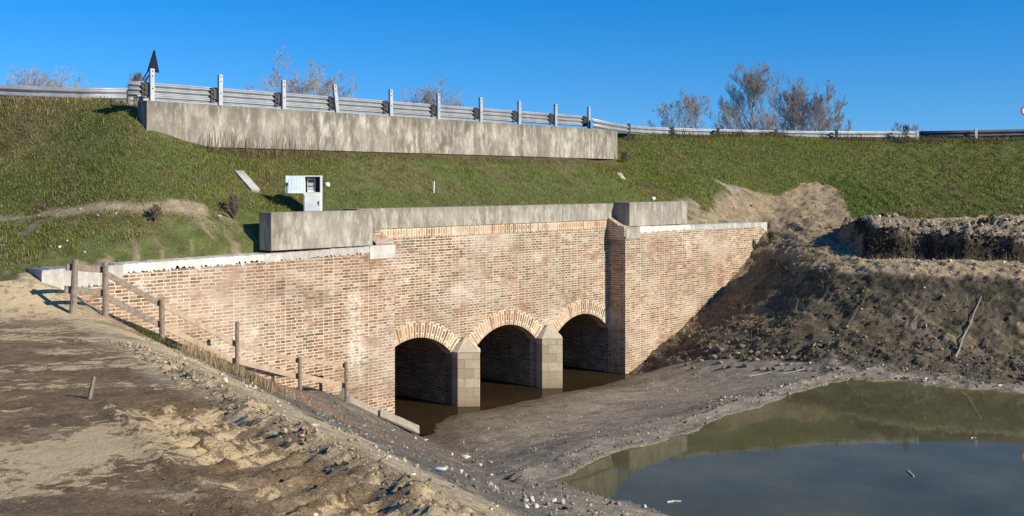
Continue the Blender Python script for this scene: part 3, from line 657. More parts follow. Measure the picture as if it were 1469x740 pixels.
# return walls of the abutments up to the parapet, with sloping tops
m = MB(); x0, x1 = 4.33, 4.62
m.face([(x0,.0,4.0),(x1,.0,4.0),(x1,.0,4.285),(x0,.0,4.285)]); m.face([(x0,0,4.285),(x1,0,4.285),(x1,.22,4.33),(x0,.22,4.33)]); m.face([(x0,.22,4.33),(x1,.22,4.33),(x1,.615,4.56),(x0,.615,4.56)])
m.face([(x0,.615,3.9),(x0,0,3.9),(x0,0,4.285),(x0,.22,4.33),(x0,.615,4.56)]); m.face([(x0,0,3.9),(x0,.615,3.9),(x1,.615,3.9),(x1,0,3.9)])
m.build('return_coping', M['brick_ring'], CUL)
m = MB(); x0, x1 = -4.9, -4.36
m.face([(x0,.05,4.14),(x1,.05,4.14),(x1,.05,4.2),(x0,.05,4.2)]); m.face([(x0,.05,4.2),(x1,.05,4.2),(x1,.6,4.46),(x0,.6,4.46)]); m.face([(x1,.05,4.1),(x1,.6,4.1),(x1,.6,4.46),(x1,.05,4.2)])
m.build('return_coping', M['brick_left'], CUL)
m = MB(); m.box(-5.0, 4.63, FB-.03, FB+.5, FT, 4.95); m.build('parapet', M['conc'], CUL, .012)
m = MB(); m.box(-7.69, -5.0, .03, .47, 4.142, 4.93); m.build('corner_block', M['conc'], CUL, .015)
m = MB(); m.box(4.63, 7.67, .03, .64, 4.28, 4.985); m.build('corner_block', M['conc'], CUL, .015)

# ------------------------------------------------------------------ retaining wall below the road
RW = empty('retaining_wall', (*xy(20.3, -21.8), .9), math.atan2(DY, DX)); tag(RW, 'long stained concrete retaining wall carrying the road above the grass slope', 'retaining wall')
m = MB(); path = [(-8.72,.35),(-8.72,0),(7.6,0),(8.3,.05),(8.75,.42),(8.9,1.3),(8.6,1.35),(8.4,.55),(7.6,.42),(-8.4,.42),(-8.4,.6)]
path = path[:]; m.prism([(-8.72,0),(7.6,0),(8.5,.08),(9.15,.4),(9.5,1.3),(9.15,1.35),(8.85,.65),(7.7,.44),(-8.72,.44)], -.02, .98)
m.build('wall_body', M['conc_road'], RW, .012)
m = MB(); m.box(-8.2, 7.4, .12, .6, -.75, -.021); m.build('footing', M['conc_road'], RW)

# ------------------------------------------------------------------ guard rails
def sweep(prof, pts, th=.005):
    """prof: (outward depth, height); pts: plan positions with z of the rail's lower edge"""
    m = MB(); P = [Vector(p) for p in pts]; rows = []
    for i, p in enumerate(P):
        d = P[min(i+1, len(P)-1)]-P[max(i-1, 0)]; d.z = 0; d.normalize(); nrm = Vector((d.y, -d.x, 0))
        rows.append([p+nrm*a+Vector((0,0,h)) for a, h in prof])
    for i in range(len(rows)-1):
        for k in range(len(prof)-1):
            m.face([rows[i][k], rows[i+1][k], rows[i+1][k+1], rows[i][k+1]])
    return m
def wprof(n, H, dep):
    out = []; N = n*8
    for i in range(N+1):
        t = i/N; out.append((dep*.5*(1-math.cos(2*math.pi*n*t)), H*t))
    return [(0,-.012)]+out+[(0,H+.012)]
def solid(o, th=.006):
    md = o.modifiers.new('thickness', 'SOLIDIFY'); md.thickness = th; md.offset = 0; return o
GR = empty('guard_rail', (*xy(20.3,-22.0), 1.88)); tag(GR, 'triple wave steel guard rail with tall posts standing on the concrete wall', 'guard rail')
def s_of(u, e): k = (u-U0)/F; Y = e/(k*NX+NY); return Y*(k*DX+DY)
GI = Matrix.Translation(GR.location).inverted()
def lp(p): return tuple(Vector(p)-GR.location)
posts = [s_of(u, -21.98) for u in (218,316,407,484,561,629,690,745,797,845)]
zt = lambda s: 1.88
for i, s in enumerate(posts):
    x, y = xy(s, -21.98); m = MB(); lean = -.12 if i == 3 else RNG.normal(0, .012); M4 = Matrix.Translation(lp((x, y, 1.86)))@Matrix.Rotation(math.atan2(DY, DX), 4, 'Z')
    sh = Matrix.Identity(4); sh[0][2] = lean; M4 = M4@sh
    m.box(-.05,.05,-.03,-.022,0,.76,M4); m.box(-.05,-.042,-.022,.045,0,.76,M4); m.box(.042,.05,-.022,.045,0,.76,M4); m.box(-.10,.10,-.08,.08,-.02,.012,M4)
    po = m.build('post', M['post_steel'], GR)
    for hz in (.3,.58,.69):
        m = MB(); m.box(-.012,.012,-.036,-.0305,hz,hz+.03,M4); m.build('bolt', M['black'], po)
    m = MB(); M5 = Matrix.Translation(lp((x, y, 1.86)))@Matrix.Rotation(math.atan2(DY, DX), 4, 'Z')
    prof = wprof(3, .33, .06)
    for k in range(len(prof)-1):
        a, b = prof[k], prof[k+1]
        m.box(-.21, -.13, .07-.09*0+a[0]*.6-.02, .13, .10+a[1], .10+b[1]+.001, M5)
    m.box(-.14,.05,.05,.13,.17,.40,M5)
    m.build('spacer', M['steel_dark'], GR)
rail_pts = [(*xy(s, -22.14), 1.86+.12) for s in np.linspace(11.3, posts[-1]+.1, 40)]
m = sweep([(a*1.0, h) for a, h in wprof(3, .33, .07)], [lp(p) for p in rail_pts]); o = solid(m.build('beam', M['steel'], GR, 0, True))
m = MB(); m.beam(lp((*xy(11.5,-22.1),2.0)), lp((*xy(posts[-1]+.1,-22.1),2.0)), .05, .03); m.build('lower_tube', M['steel'], GR)
# far side rail across the road
FR = empty('guard_rail', (*xy(20.3,-28.9), 1.8)); tag(FR, 'plain steel guard rail along the far side of the road, glimpsed below the near beam', 'guard rail')
lf = lambda p: tuple(Vector(p)-FR.location)
m = sweep(wprof(2, .3, .07), [lf((*xy(s, -28.9), 2.27)) for s in np.linspace(12.5, 31, 20)]); solid(m.build('beam', M['steel'], FR, 0, True))
for s in np.arange(13, 31, 2.0):
    m = MB(); x, y = xy(s, -29.0); m.box(-.05,.05,-.04,.04,-.1,.85,Matrix.Translation(lf((x, y, 1.75)))); m.build('post', M['steel'], FR)
# approach rail, left
LR = empty('guard_rail', pt(90,150,26)); tag(LR, 'double wave steel guard rail along the grassy crest left of the concrete wall', 'guard rail')
ll = lambda p: tuple(Vector(p)-LR.location)
lpath = [pt(u, v+16.5, Y) for u, v, Y in [(-160,117,25.2),(-60,120,25.3),(0,123.5,25.5),(60,126,25.7),(120,128,26),(185,128,26.3)]]
m = sweep(wprof(2, .31, .08), [ll(p) for p in lpath]); solid(m.build('beam', M['steel'], LR, 0, True))
for u, v, Y in [(-140,117,25.5),(-50,120,25.6),(40,124,25.9),(118,127,26.2),(176,127.5,26.4)]:
    p = pt(u, v, Y); m = MB(); m.box(-.05,.05,-.035,.035,-.85,.02,Matrix.Translation(ll(p))); m.build('post', M['steel'], LR)
m = MB(); m.beam(ll(pt(-160,146,26.2)), ll(pt(185,147,26.9)), .04, .07); m.build('lower_tube', M['steel'], LR)
# approach rail, right
RR = empty('guard_rail', pt(1100,193,44)); tag(RR, 'long double wave steel guard rail curving away along the crest right of the wall', 'guard rail')
lr = lambda p: tuple(Vector(p)-RR.location)
rp = [(849,170,34.9),(880,176.5,38),(900,179.5,40),(930,182,41.8),(960,183.5,42.7),(1000,185,43.2),(1050,186,43.7),(1113,187.5,44.3),(1180,188.5,45),(1315,188.5,45.6),(1400,187,45.6),(1469,185.5,45.5),(1650,183,45.2)]
M['steel_shaded'] = plain('shaded_rail_steel', (.10,.10,.11), .6, .3, .3, 2.)  # shade on the back of the rail's end stretch, put into the steel colour
for part_, mt_ in ((rp[:10], M['steel']), (rp[9:], M['steel_shaded'])):
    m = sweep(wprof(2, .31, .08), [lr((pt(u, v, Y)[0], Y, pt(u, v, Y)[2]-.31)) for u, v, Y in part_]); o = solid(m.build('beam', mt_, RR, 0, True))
o['label'] = 'end stretch of the rail, shade on its back painted as darker steel'
for u, v, Y in [(902,179,40.1),(965,183,42.8),(1030,185,43.4),(1113,187,44.2),(1200,188,45.0),(1316,188,45.4),(1400,186,45.5),(1480,185,45.5)]:
    p = pt(u, v, Y-.14); m = MB(); m.box(-.06,.06,-.04,.04,-.75,.05,Matrix.Translation(lr(p))); m.build('post', M['steel_dark'] if u < 1300 else M['post_steel'], RR)

# temporary sign behind the first post
sx, sy, sz = pt(217,148,24.4); SG = empty('road_sign', (sx, sy, 1.75)); tag(SG, 'dark triangular road sign seen nearly edge on, propped behind the first rail post', 'road sign')
def tri(w, h, th, M4, z0):
    m = MB(); pts = [(-w/2, z0), (w/2, z0), (0, z0+h)]
    m.face([tuple(M4@Vector((a,-th,b))) for a, b in pts]); m.face([tuple(M4@Vector((a,th,b))) for a, b in pts[::-1]])
    for i in range(3):
        (a, b), (c, d) = pts[i], pts[(i+1) % 3]; m.face([tuple(M4@Vector(q)) for q in ((a,-th,b),(a,th,b),(c,th,d),(c,-th,d))])
    return m
R1 = Matrix.Rotation(math.radians(72), 4, 'Z'); hz = pt(217,103,24.4)[2]-1.75; ht = pt(217,72,24.4)[2]-1.75
tri(.4, ht-hz, .02, R1@Matrix.Rotation(.06, 4, 'X'), hz).build('panel', M['sign_back'], SG)
m = MB(); m.box(-.015,.015,-.05,-.02,0,ht-.12,R1); m.build('stand', M['steel_dark'], SG)
for du, ev in ((-27,136),(-20,140)):
    m = MB(); e = pt(217+du, ev, 24.9); st_ = Vector((0,0,pt(217,95+(du+27)*.9,24.4)[2]-1.75)); m.tube([tuple(st_), (e[0]-sx, e[1]-sy, e[2]-1.75)], .014, 6); m.build('strut', M['black'], SG)
# end post of the bridge rail: short white bollard posts next to it
EP = empty('marker_post', pt(202,150,24.1)); tag(EP, 'short white steel post at the left end of the bridge rail', 'post')
m = MB(); m.box(-.05,.05,-.03,.03,-.1,pt(202,116,24.1)[2]-pt(202,150,24.1)[2]); m.build('post_shaft', M['post_steel'], EP, .006)
m = MB(); m.box(-.057,.057,-.036,.036,.46,.5); m.build('post_cap', M['steel'], EP)
EW = empty('wooden_stake', pt(184,150,25.8)); tag(EW, 'short weathered wooden stake beside the end of the left guard rail', 'stake')
m = MB(); m.tube([(0,0,-.2),(.01,0,.2),(0,0,.36)], [.05,.048,.044], 8); m.build('stake_shaft', M['wood'], EW)
m = MB(); m.tube([(.17,0,-.2),(.18,0,.15),(.17,0,.30)], [.05,.048,.044], 8); m.build('stake_shaft', M['wood'], EW)
# round sign at the far right
rx, ry, rz = pt(1472,159,47); RS = empty('road_sign', (rx, ry, 1.9)); tag(RS, 'round white road sign with a red rim on a grey pole by the far rail', 'road sign')
def disc(r0, r1, y, z, n=28):
    m = MB()
    for k in range(n):
        a, b = 2*math.pi*k/n, 2*math.pi*(k+1)/n
        m.face([(r0*math.cos(a),y,z+r0*math.sin(a)),(r0*math.cos(b),y,z+r0*math.sin(b)),(r1*math.cos(b),y,z+r1*math.sin(b)),(r1*math.cos(a),y,z+r1*math.sin(a))]) if r0 > 0 else m.face([(0,y,z),(r1*math.cos(a),y,z+r1*math.sin(a)),(r1*math.cos(b),y,z+r1*math.sin(b))])
    for k in range(n):
        a, b = 2*math.pi*k/n, 2*math.pi*(k+1)/n; m.face([(r1*math.cos(a),y,z+r1*math.sin(a)),(r1*math.cos(b),y,z+r1*math.sin(b)),(r1*math.cos(b),y+.02,z+r1*math.sin(b)),(r1*math.cos(a),y+.02,z+r1*math.sin(a))])
    return m
disc(0,.2,0,rz-1.9).build('sign_face', M['sign_white'], RS); disc(.17,.24,-.004,rz-1.9).build('sign_rim', M['sign_red'], RS)
m = MB(); m.tube([(0,.06,0),(0,.06,rz-1.9+.2)], .03, 8); m.build('pole', M['steel'], RS)

# ------------------------------------------------------------------ meter cabinet
cxs, cys = pt(449,300,23.2)[:2]; CB = empty('meter_cabinet', (cxs, cys, -.72), math.radians(6)); tag(CB, 'white electricity meter cabinet with its upper door hanging open to the left', 'meter cabinet')
W = .195
m = MB(); m.box(-W,W,-.13,.15,-.15,.53); m.build('lower_box', M['box_white'], CB, .008)
m = MB(); m.box(-W+.02,W-.02,-.14,-.131,.12,.50); d = m.build('lower_door', M['box_white'], CB, .004)
m = MB(); m.box(.125,.14,-.15,-.141,.27,.36); m.box(.115,.15,-.15,-.141,.32,.335); m.build('keyhole', M['black'], d)
m = MB(); t = .03
m.box(-W,W,-.13,.15,.531,.555); m.box(-W,W,-.13,.15,.90,.925); m.box(-W,-W+t,-.13,.15,.555,.90); m.box(W-t,W,-.13,.15,.555,.90)
up = m.build('upper_box', M['box_white'], CB); m = MB(); m.box(-W+t+.001,W-t-.001,.10,.14,.556,.899); m.build('back_panel', M['box_dark'], up)
m = MB(); m.box(-.13,.055,-.02,.10,.60,.88); mt = m.build('meter', M['meter'], CB, .01)
m = MB(); m.box(-.10,.02,-.027,-.021,.77,.82); m.build('display', M['black'], mt); m = MB(); m.box(-.11,.03,-.027,-.021,.68,.70); m.build('rating_plate', M['box_dark'], mt); m = MB(); m.box(-.11,.03,-.027,-.021,.85,.862); m.build('top_strip', M['box_dark'], mt)
m = MB(); m.box(-.12,.06,-.03,.09,.558,.596); m.build('meter_base', M['box_white'], mt, .006)
m = MB(); Md = Matrix.Translation((-W,-.13,0))@Matrix.Rotation(math.radians(8), 4, 'Z'); m.box(-.385,-.004,-.02,0,.535,.92,Md)
for k in range(5): m.box(-.32+.06*k,-.314+.06*k,-.026,-.0205,.60,.86,Md)
dr = m.build('upper_door', M['box_door'], CB); m = MB(); m.box(-.37,-.335,-.05,-.021,.70,.77,Md); m.box(-.36,-.345,-.035,-.021,.54,.70,Md); m.build('lock', M['black'], dr)

# ------------------------------------------------------------------ wooden fence on the left bank
FE = empty('wooden_fence', pt(232,482,18.7)); tag(FE, 'rough wooden post and rail fence running down beside the left wing wall', 'fence')
lfe = lambda p: Vector(p)-FE.location
PD = [(103,455,372,17.1,.055,.02),(151,455,376,17.84,.052,.0),(232,482,430,18.7,.05,-.0),(339,531,462,20.0,.042,-.02),(430,568,512,21.1,.042,0),(497,580,519,22.0,.045,.01)]
tops = []
for u, vb, vt, Y, r, ln in PD:
    x, y, z = pt(u, vb, Y); zt_ = pt(u, vt, Y)[2]; g = min(gz(x, y)-.15, z-.1); a = Vector((x, y, g)); b = Vector((x+(-ln if u > 300 else ln*3), y, zt_))
    m = MB(); m.tube([tuple(lfe(a)), tuple(lfe((a*2+b)/3+Vector((.008,0,0)))), tuple(lfe(b))], [r*1.1, r, r*.92], 9); m.build('post', M['wood'], FE, 0, False)
def rail(u0, v0, Y0, u1, v1, Y1, h, mat, off=.05):
    a = Vector(pt(u0, v0, Y0))+Vector((-NX*off, -NY*off, 0)); b = Vector(pt(u1, v1, Y1))+Vector((-NX*off, -NY*off, 0))
    m = MB(); m.beam(tuple(lfe(a)), tuple(lfe(b)), .028, h); m.build('rail', mat, FE)
rail(97,383,17.0, 150,387,17.9,.11,M['wood']); rail(95,415,17.0,152,421,17.9,.115,M['wood'])
rail(151,391,17.84,232,436,18.72,.095,M['wood']); rail(152,425,17.84,233,467,18.72,.1,M['wood'])
rail(230,434,18.7,340,494,20.05,.095,M['wood_pale']); rail(230,465,18.7,340,520,20.05,.105,M['wood_pale'])
rail(338,492,20.0,431,518,21.15,.09,M['wood_pale']); rail(338,517,20.0,431,541,21.15,.105,M['wood_pale'])
rail(429,515,21.1,499,525,22.05,.09,M['wood_pale']); rail(429,538,21.1,497,554,22.05,.105,M['wood_pale'])

# boards at the foot of the left wing
def board(name, A, B, w, h, mat, label, lift=0.):
    a = Vector(A); b = Vector(B); o = empty(name, tuple((a+b)/2)); tag(o, label, 'board'); m = MB(); m.beam(tuple(a-o.location), tuple(b-o.location), w, h); bo = m.build('board_plank', mat, o, .006); return o
A = hit(504,577); B = hit(604,618)
b_ob = bpy.data.objects
def lay(name, u0, v0, u1, v1, w, th, mat, label, cat, dz=.03):
    a = Vector(hit(u0, v0, 19)); b = Vector(hit(u1, v1, 19)); a.z += dz; b.z += dz; c = (a+b)/2
    m = MB(); m.beam(tuple(a-c), tuple(b-c), w, th); o = m.build(name, mat, None, .006); o.location = c; tag(o, label, cat); return o
def lay_at(P0, P1, w, th, label):
    a = Vector(P0); b = Vector(P1); c = (a+b)/2; m = MB(); m.beam(tuple(a-c), tuple(b-c), w, th, (.25,-.45,1)); o = m.build('board', M['board'], None, .006); o.location = c; tag(o, label, 'board')
lay_at(pt(500,573,22.25), pt(549,597,22.55), .2, .05, 'grey weathered board lying at the foot of the fence, upper one of two')
lay_at(pt(545,592,22.45), pt(601,617,22.75), .26, .05, 'pale broad plank lying at the water edge below the brick corner')
a = Vector(hit(489,572,19)); m = MB(); m.box(-.09,.09,-.015,.015,0,.30,Matrix.Rotation(.5,4,'Y')); o = m.build('stone_slab', M['rock_tan'], None, .01); o.location = a+Vector((.0,0,-.02)); tag(o, 'small pale slab leaning at the last fence post', 'slab')

# concrete strips in the grass slope
def strip(name, pts, w, mat, label):
    m = MB(); P = [Vector(p) for p in pts]; c = P[0]; o = None
    for a, b in zip(P[:-1], P[1:]): m.beam(tuple(a-c), tuple(b-c), w, .16)
    o = m.build(name, mat, None, .01); o.location = c; tag(o, label, 'drain channel'); return o
def grd(s, e, dz=0.): x, y = xy(s, e); return (x, y, gz(x, y)+dz)
strip('drain_channel', [grd(13.25,-20.75,-.02), grd(13.2,-20.0,-.01)], .22, M['coping'], 'pale concrete drain strip in the grass left of the meter cabinet')
strip('drain_channel', [grd(28.3,-21.3,-.05), grd(28.1,-20.95,-.05)], .16, M['conc_light'], 'short concrete drain strip in the grass under the right end of the retaining wall')

# ------------------------------------------------------------------ rocks
def ico(sub):
    import bmesh
    bm = bmesh.new(); bmesh.ops.create_icosphere(bm, subdivisions=sub, radius=1.0); bm.verts.ensure_lookup_table()
    v = np.array([x.co[:] for x in bm.verts]); f = np.array([[q.index for q in p.verts] for p in bm.faces]); bm.free(); return v, f
I1 = ico(1); I2 = ico(2)
def lump(seed, sub=2, flat=.7, rough=.35, facet=0):
    v, f = (I1 if sub == 1 else I2); r = np.random.default_rng(seed); v = v.copy()
    for k in range(8 if facet else 4):                          # cut flats, as broken stone has
        d = r.normal(size=3); d /= np.linalg.norm(d); h = r.uniform(.3, .75) if facet else r.uniform(.55, .85); t = v@d; v = v-np.outer(np.maximum(t-h, 0)*.97, d)
    v = v*(1+(rough*.18 if sub == 2 else .3)*r.normal(size=(len(v), 1))); v = v*np.array([r.uniform(.8,1.25), r.uniform(.7,1.0), flat]); return v, f
def rock(name, loc, size, mat, label, group=None, seed=0, flat=.7, rz=None, sink=.3, cat='rock', tilt=0):
    v, f = lump(seed, 2, flat, .3, 1); o = mesh_np(name, v*size, f, mat, None, False); o.location = (loc[0], loc[1], loc[2]+size*flat*(1-2*sink)*.5); o.rotation_euler = (tilt, 0, seed*1.3 if rz is None else rz); tag(o, label, cat, group); return o
rips = [(1006,518,10),(1018,500,9),(1032,503,13),(1034,520,7),(1045,513,7),(1051,525,11),(1058,507,8),(1070,525,8),(1073,516,9),(1084,516,8),(1093,530,7),(1086,507,7),(1100,504,6),(1104,531,7),(1111,530,9),(1119,523,7),(1118,507,6),(1127,531,8),(1133,523,8),(1137,515,8),(1141,531,8),(1121,513,6),(1065,498,7),(1150,528,6),(1186,528,7),(1195,530,7),(1203,529,6),(1024,512,8),(1040,528,7),(1012,505,7),(1078,505,6),(995,528,6),(985,524,6),(1128,505,5),(1160,531,6),(1172,531,6)]
meshes = []
for k in range(6):
    v, f = lump(900+k, 2, .75, .22, 1); me = mesh_np('riprap_stone', v, f, M['rock'] if k % 3 else M['rock_tan']); meshes.append(me)
first = True
for i, (u, v, w) in enumerate(rips):
    src = meshes[i % 6]
    if i < 6: o = src
    else: o = src.copy(); C.objects.link(o)
    p = hit(u, v, 20, 34); sz = w*p[1]/F*.85; o.scale = (sz*1.05, sz*.8, sz*.78); o.rotation_euler = (RNG.uniform(-.2,.5), RNG.uniform(-.2,.2), RNG.uniform(-.5,.5)); o.location = (p[0], p[1]-.02, p[2]+sz*.12)
    big = w >= 9
    tag(o, 'large squared stone set in the muddy foot of the bank right of the brick wing' if big else 'small rough stone set in the muddy foot of the bank right of the brick wing', 'stone', 'large stones at the foot of the right bank' if big else 'small stones at the foot of the right bank')
R = [(770,728,.16,'rock_white','pale rough rock on the near edge of the pond with a dark shadow',.8),
     (322,547,.11,'rock_white','white stone among dry grass right of the fence post on the slope',.8),
     (452,738,.10,'rock_white','white clod in the wheel rut at the bottom of the picture',.7),
     (666,657,.17,'rock_white','longest pale stone of the row along the mud edge',.45),
     (648,652,.10,'rock_white','small pale stone left of the longest one at the mud edge',.5),
     (688,668,.09,'rock_white','pale round stone below the longest one at the mud edge',.6),
     (705,682,.07,'rock_white','last small pale stone of the row along the mud edge',.6),
     (596,629,.07,'rock_white','little pale stone just below the end of the broad plank',.6),
     (500,621,.13,'rock_tan','tan stone on the dark slope left of the broad plank',.6),
     (522,612,.12,'rock_tan','flat tan stone on the dark slope near the two boards',.45),
     (480,636,.09,'rock_tan','yellowish small stone on the slope below the last fence post',.7),
     (655,692,.13,'rock','flat grey stone on the dark slope near the blue scrap',.5),
     (668,698,.09,'rock','small grey stone next to the flat grey one on the dark slope',.7),
     (795,720,.11,'rock_white','white stone half sunk in the rubble beside the pond',.8),
     (756,728,.13,'rock_white','bright stone in the rubble at the bottom edge left of the pond',.9),
     (925,727,.10,'rock_white','pale pebble on the last spit of mud at the pond',.7)]
for i, (u, v, sz, mt, lb, fl) in enumerate(R):
    p_ = hit(u, v); rock('rock', p_, sz*55*p_[1]/F, M[mt], lb, None, 40+i, fl)
rock('brick_fragment', hit(776,728), .05, M['brick_piece'], 'red brick fragment in the rubble at the bottom edge', None, 71, .6, cat='brick')
for i, (u, v) in enumerate([(742,716),(757,712)]): pass
bx = hit(632,676); v, f = lump(5, 2, .2, .5); o = mesh_np('plastic_scrap', v*np.array([.07,.035,.10]), f, M['bluebag']); o.location = (bx[0], bx[1], bx[2]+.02); tag(o, 'crumpled pale blue plastic scrap on the dark slope', 'litter')
for (u, v, s0, lb) in [(470,268,.07,'crumpled white paper in the grass right of the meter cabinet'),(937,287,.08,'white paper lump on the grass behind the right corner block')]:
    p = hit(u, v, 21, 45); v_, f_ = lump(int(u), 2, .8, .9); o = mesh_np('paper_scrap', v_*s0, f_, M['paper']); o.location = (p[0], p[1], p[2]+.05); tag(o, lb, 'litter')
p = hit(622,276,24,40); m = MB(); m.tube([(0,0,-.1),(.01,0,.3)], .02, 6); o = m.build('marker_stake', M['paper']); o.location = p; tag(o, 'thin white stake standing in the grass above the parapet', 'stake')
p = hit(126,572); m = MB(); m.tube([(0,0,-.1),(.02,.02,.06),(.05,.02,.2)], [.022,.02,.014], 6); o = m.build('stick', M['wood']); o.location = p; tag(o, 'short dark stick poking out of the trodden plateau', 'stick')
for u0, v0, u1, v1, lb in [(957,721,977,720,'pale stick floating on the pond near the mud spit'),(1303,676,1311,684,'thin pale twig floating in the middle of the pond'),(1393,629,1400,629,'tiny white chip floating near the far shore of the pond')]:
    Y = lambda v: -ZP*F/(v-V0)
    a = Vector(((u0-U0)/F*Y(v0), Y(v0), ZP+.008)); b = Vector(((u1-U0)/F*Y(v1), Y(v1), ZP+.008)); m = MB(); m.tube([(0,0,0), tuple((b-a)/2+Vector((0,.03,0))), tuple(b-a)], .012, 6); o = m.build('floating_stick', M['rock_white']); o.location = a; tag(o, lb, 'stick')
# logs and branches lying on the right bank
for i, (u0, v0, u1, v1, r, lb) in enumerate([(1370,515,1408,425,.022,'long pale branch lying straight down the dark bank'),(1075,540,1190,530,.006,'thin white cable lying at the foot of the bank'),(1166,497,1192,494,.022,'short pale branch on the ledge above the stones'),(1216,468,1244,424,.009,'dark branch slanting down the middle of the bank'),(1290,470,1320,455,.02,'small crooked branch in the middle of the dark bank')]):
    n = 7; P_ = [Vector(hit(u0+(u1-u0)*k/n, v0+(v1-v0)*k/n+2*math.sin(k*2.1+i), 18, 40)) for k in range(n+1)]; c = P_[0].copy()
    m = MB(); m.tube([tuple(p_-c+Vector((0,-.02,.04))) for p_ in P_], [r*(1-.06*k) for k in range(n+1)], 6); o = m.build('cable' if i == 1 else 'branch', M['paper'] if i == 1 else M['board'] if i in (0, 2) else M['wood']); o.location = c; tag(o, lb, 'cable' if i == 1 else 'branch')

# ------------------------------------------------------------------ stuff: clods, gravel
def scatter(name, P, sizes, cols, label, mat=None, flat=.75, sub=1, sink=.15, seed=3):
    rg = np.random.default_rng(seed); T = [lump(300+k, sub, flat, .9, 1) for k in range(12)]; n = len(P); Vs = []; Fs = []; Cs = []; off = 0
    for k in range(12):
        sel = np.arange(k, n, 12)
        if not len(sel): continue
        v, f = T[k]; a = rg.uniform(0, 6.28, len(sel)); ca, sa = np.cos(a), np.sin(a); sx_ = rg.uniform(.7, 1.3, (len(sel), 3))
        vv = v[None]*sx_[:, None, :]; X = vv[..., 0]*ca[:, None]-vv[..., 1]*sa[:, None]; Yv = vv[..., 0]*sa[:, None]+vv[..., 1]*ca[:, None]
        W_ = np.stack([X, Yv, vv[..., 2]], -1)*sizes[sel][:, None, None]+P[sel][:, None, :]; W_[..., 2] += (sizes[sel]*flat*(.5-sink))[:, None]
        Vs.append(W_.reshape(-1, 3)); Fs.append((f[None]+(np.arange(len(sel))*len(v))[:, None, None]+off).reshape(-1, 3)); Cs.append(np.repeat(cols[sel], len(v), 0)); off += len(sel)*len(v)
    o = mesh_np(name, np.concatenate(Vs), np.concatenate(Fs), mat or M['clod'], None, False, None, np.concatenate(Cs)); tag(o, label, None, None, 'stuff'); return o
def local(x, y, k, seed, j=.22):
    z0, b = base(x, y); c = ground_color(x, y, z0, b, z0)[0][:, :3]; return np.clip(c*k*(1+j*np.random.default_rng(seed).normal(size=(len(x), 1))), .01, .9)
def rnd_pts(n, x0, x1, y0, y1, dens, seed):
    rg = np.random.default_rng(seed); x = rg.uniform(x0, x1, n); y = rg.uniform(y0, y1, n); k = rg.uniform(size=n) < dens(x, y); return x[k], y[k]
def near(c, n, seed, j=.25):
    rg = np.random.default_rng(seed); return np.clip(np.array(c)*(1+j*rg.normal(size=(n, 1)))*(1+.05*rg.normal(size=(n, 3))), .01, .9)
def lsz(n, lo, hi, seed, p=2.5): return lo+(hi-lo)*np.random.default_rng(seed).uniform(size=n)**p
# plateau and berm
def d1(x, y):
    r, q = ridge_rq(x, y); return np.clip(.03+1.1*np.exp(-((r+.2)/.2)**2)*(y < 14)+.35*np.exp(-((r+1.3)/.25)**2)*(y < 9)+.12*sst(fbm(x, y, .7, 3, 171), .1, .4), 0, 1)*(r < .5)
x, y = rnd_pts(60000, -7.5, 1.2, 4.6, 15.5, d1, 1); n = len(x); sz = lsz(n, .003, .024, 2, 3.0); r_, _ = ridge_rq(x, y); sz *= np.where(np.abs(r_+.2) < .25, 1.25, .6)
scatter('soil_clods', np.stack([x, y, ground_z(x, y)], -1), sz, local(x, y, 1.0, 3), 'dry clods along the churned edge of the earth plateau')
def d2(x, y):
    r, q = ridge_rq(x, y); s, e = se(x, y); return np.clip(.25+.6*sst(fbm(x, y, .8, 3, 175), 0, .4), 0, 1)*(r > .25)*(r < 7)*(e > -18.1)*(TF(x, y) < left_bank(x, y)+.25)
x, y = rnd_pts(16000, -6, 3, 5.5, 24, d2, 4); n = len(x); c = local(x, y, 1.15, 5, .3); r_, _ = ridge_rq(x, y)
red = (np.random.default_rng(6).uniform(size=n) < .35) & (np.abs(r_-3.6) < 1.0) & (y > 16); c[red] = near((.34,.17,.11), red.sum(), 7, .3); pale = np.random.default_rng(8).uniform(size=n) < .05; c[pale] = (.5,.46,.38)
scatter('rubble', np.stack([x, y, ground_z(x, y)], -1), lsz(n, .006, .045, 9, 4), c, 'crumbs of soil, brick and stone on the grey slope below the plateau')
def d3(x, y):
    s, e = se(x, y); f = smax_w(x, y); ds = dseg(x, y, SHORE, True); return np.clip(.18+.55*sst(fbm(x*.45, y, .9, 4, 131), .05, .3)+.6*(1-sst(ds, .1, .8)), 0, 1)*(e > -17.6)*(ground_z(x, y, 0) > np.where(inpoly(x, y, SHORE), ZP-.02, -5.47))*(f > .3)
x, y = rnd_pts(22000, -2.5, 8.2, 13, 29, d3, 10); n = len(x); c = local(x, y, 1., 11, .35); pale = np.random.default_rng(12).uniform(size=n) < .10; c[pale] = (.48,.43,.35)
scatter('gravel', np.stack([x, y, ground_z(x, y)], -1), lsz(n, .006, .034, 13, 3.5), c, 'fine gravel and crumbs on the mud bar between arches and pond')
# near rubble at the pond
def d4(x, y): r, q = ridge_rq(x, y); return np.clip(np.exp(-(((x-.5)/1.3)**2+((y-13.4)/.8)**2)), 0, 1)*(~inpoly(x, y, SHORE))
x, y = rnd_pts(1500, -1.5, 3.5, 11.5, 15, d4, 14); n = len(x); c = near((.30,.26,.20), n, 15, .45)
scatter('rubble', np.stack([x, y, ground_z(x, y)], -1), lsz(n, .008, .06, 16, 4), c, 'heap of broken stone and clods at the near edge of the pond', sub=2)
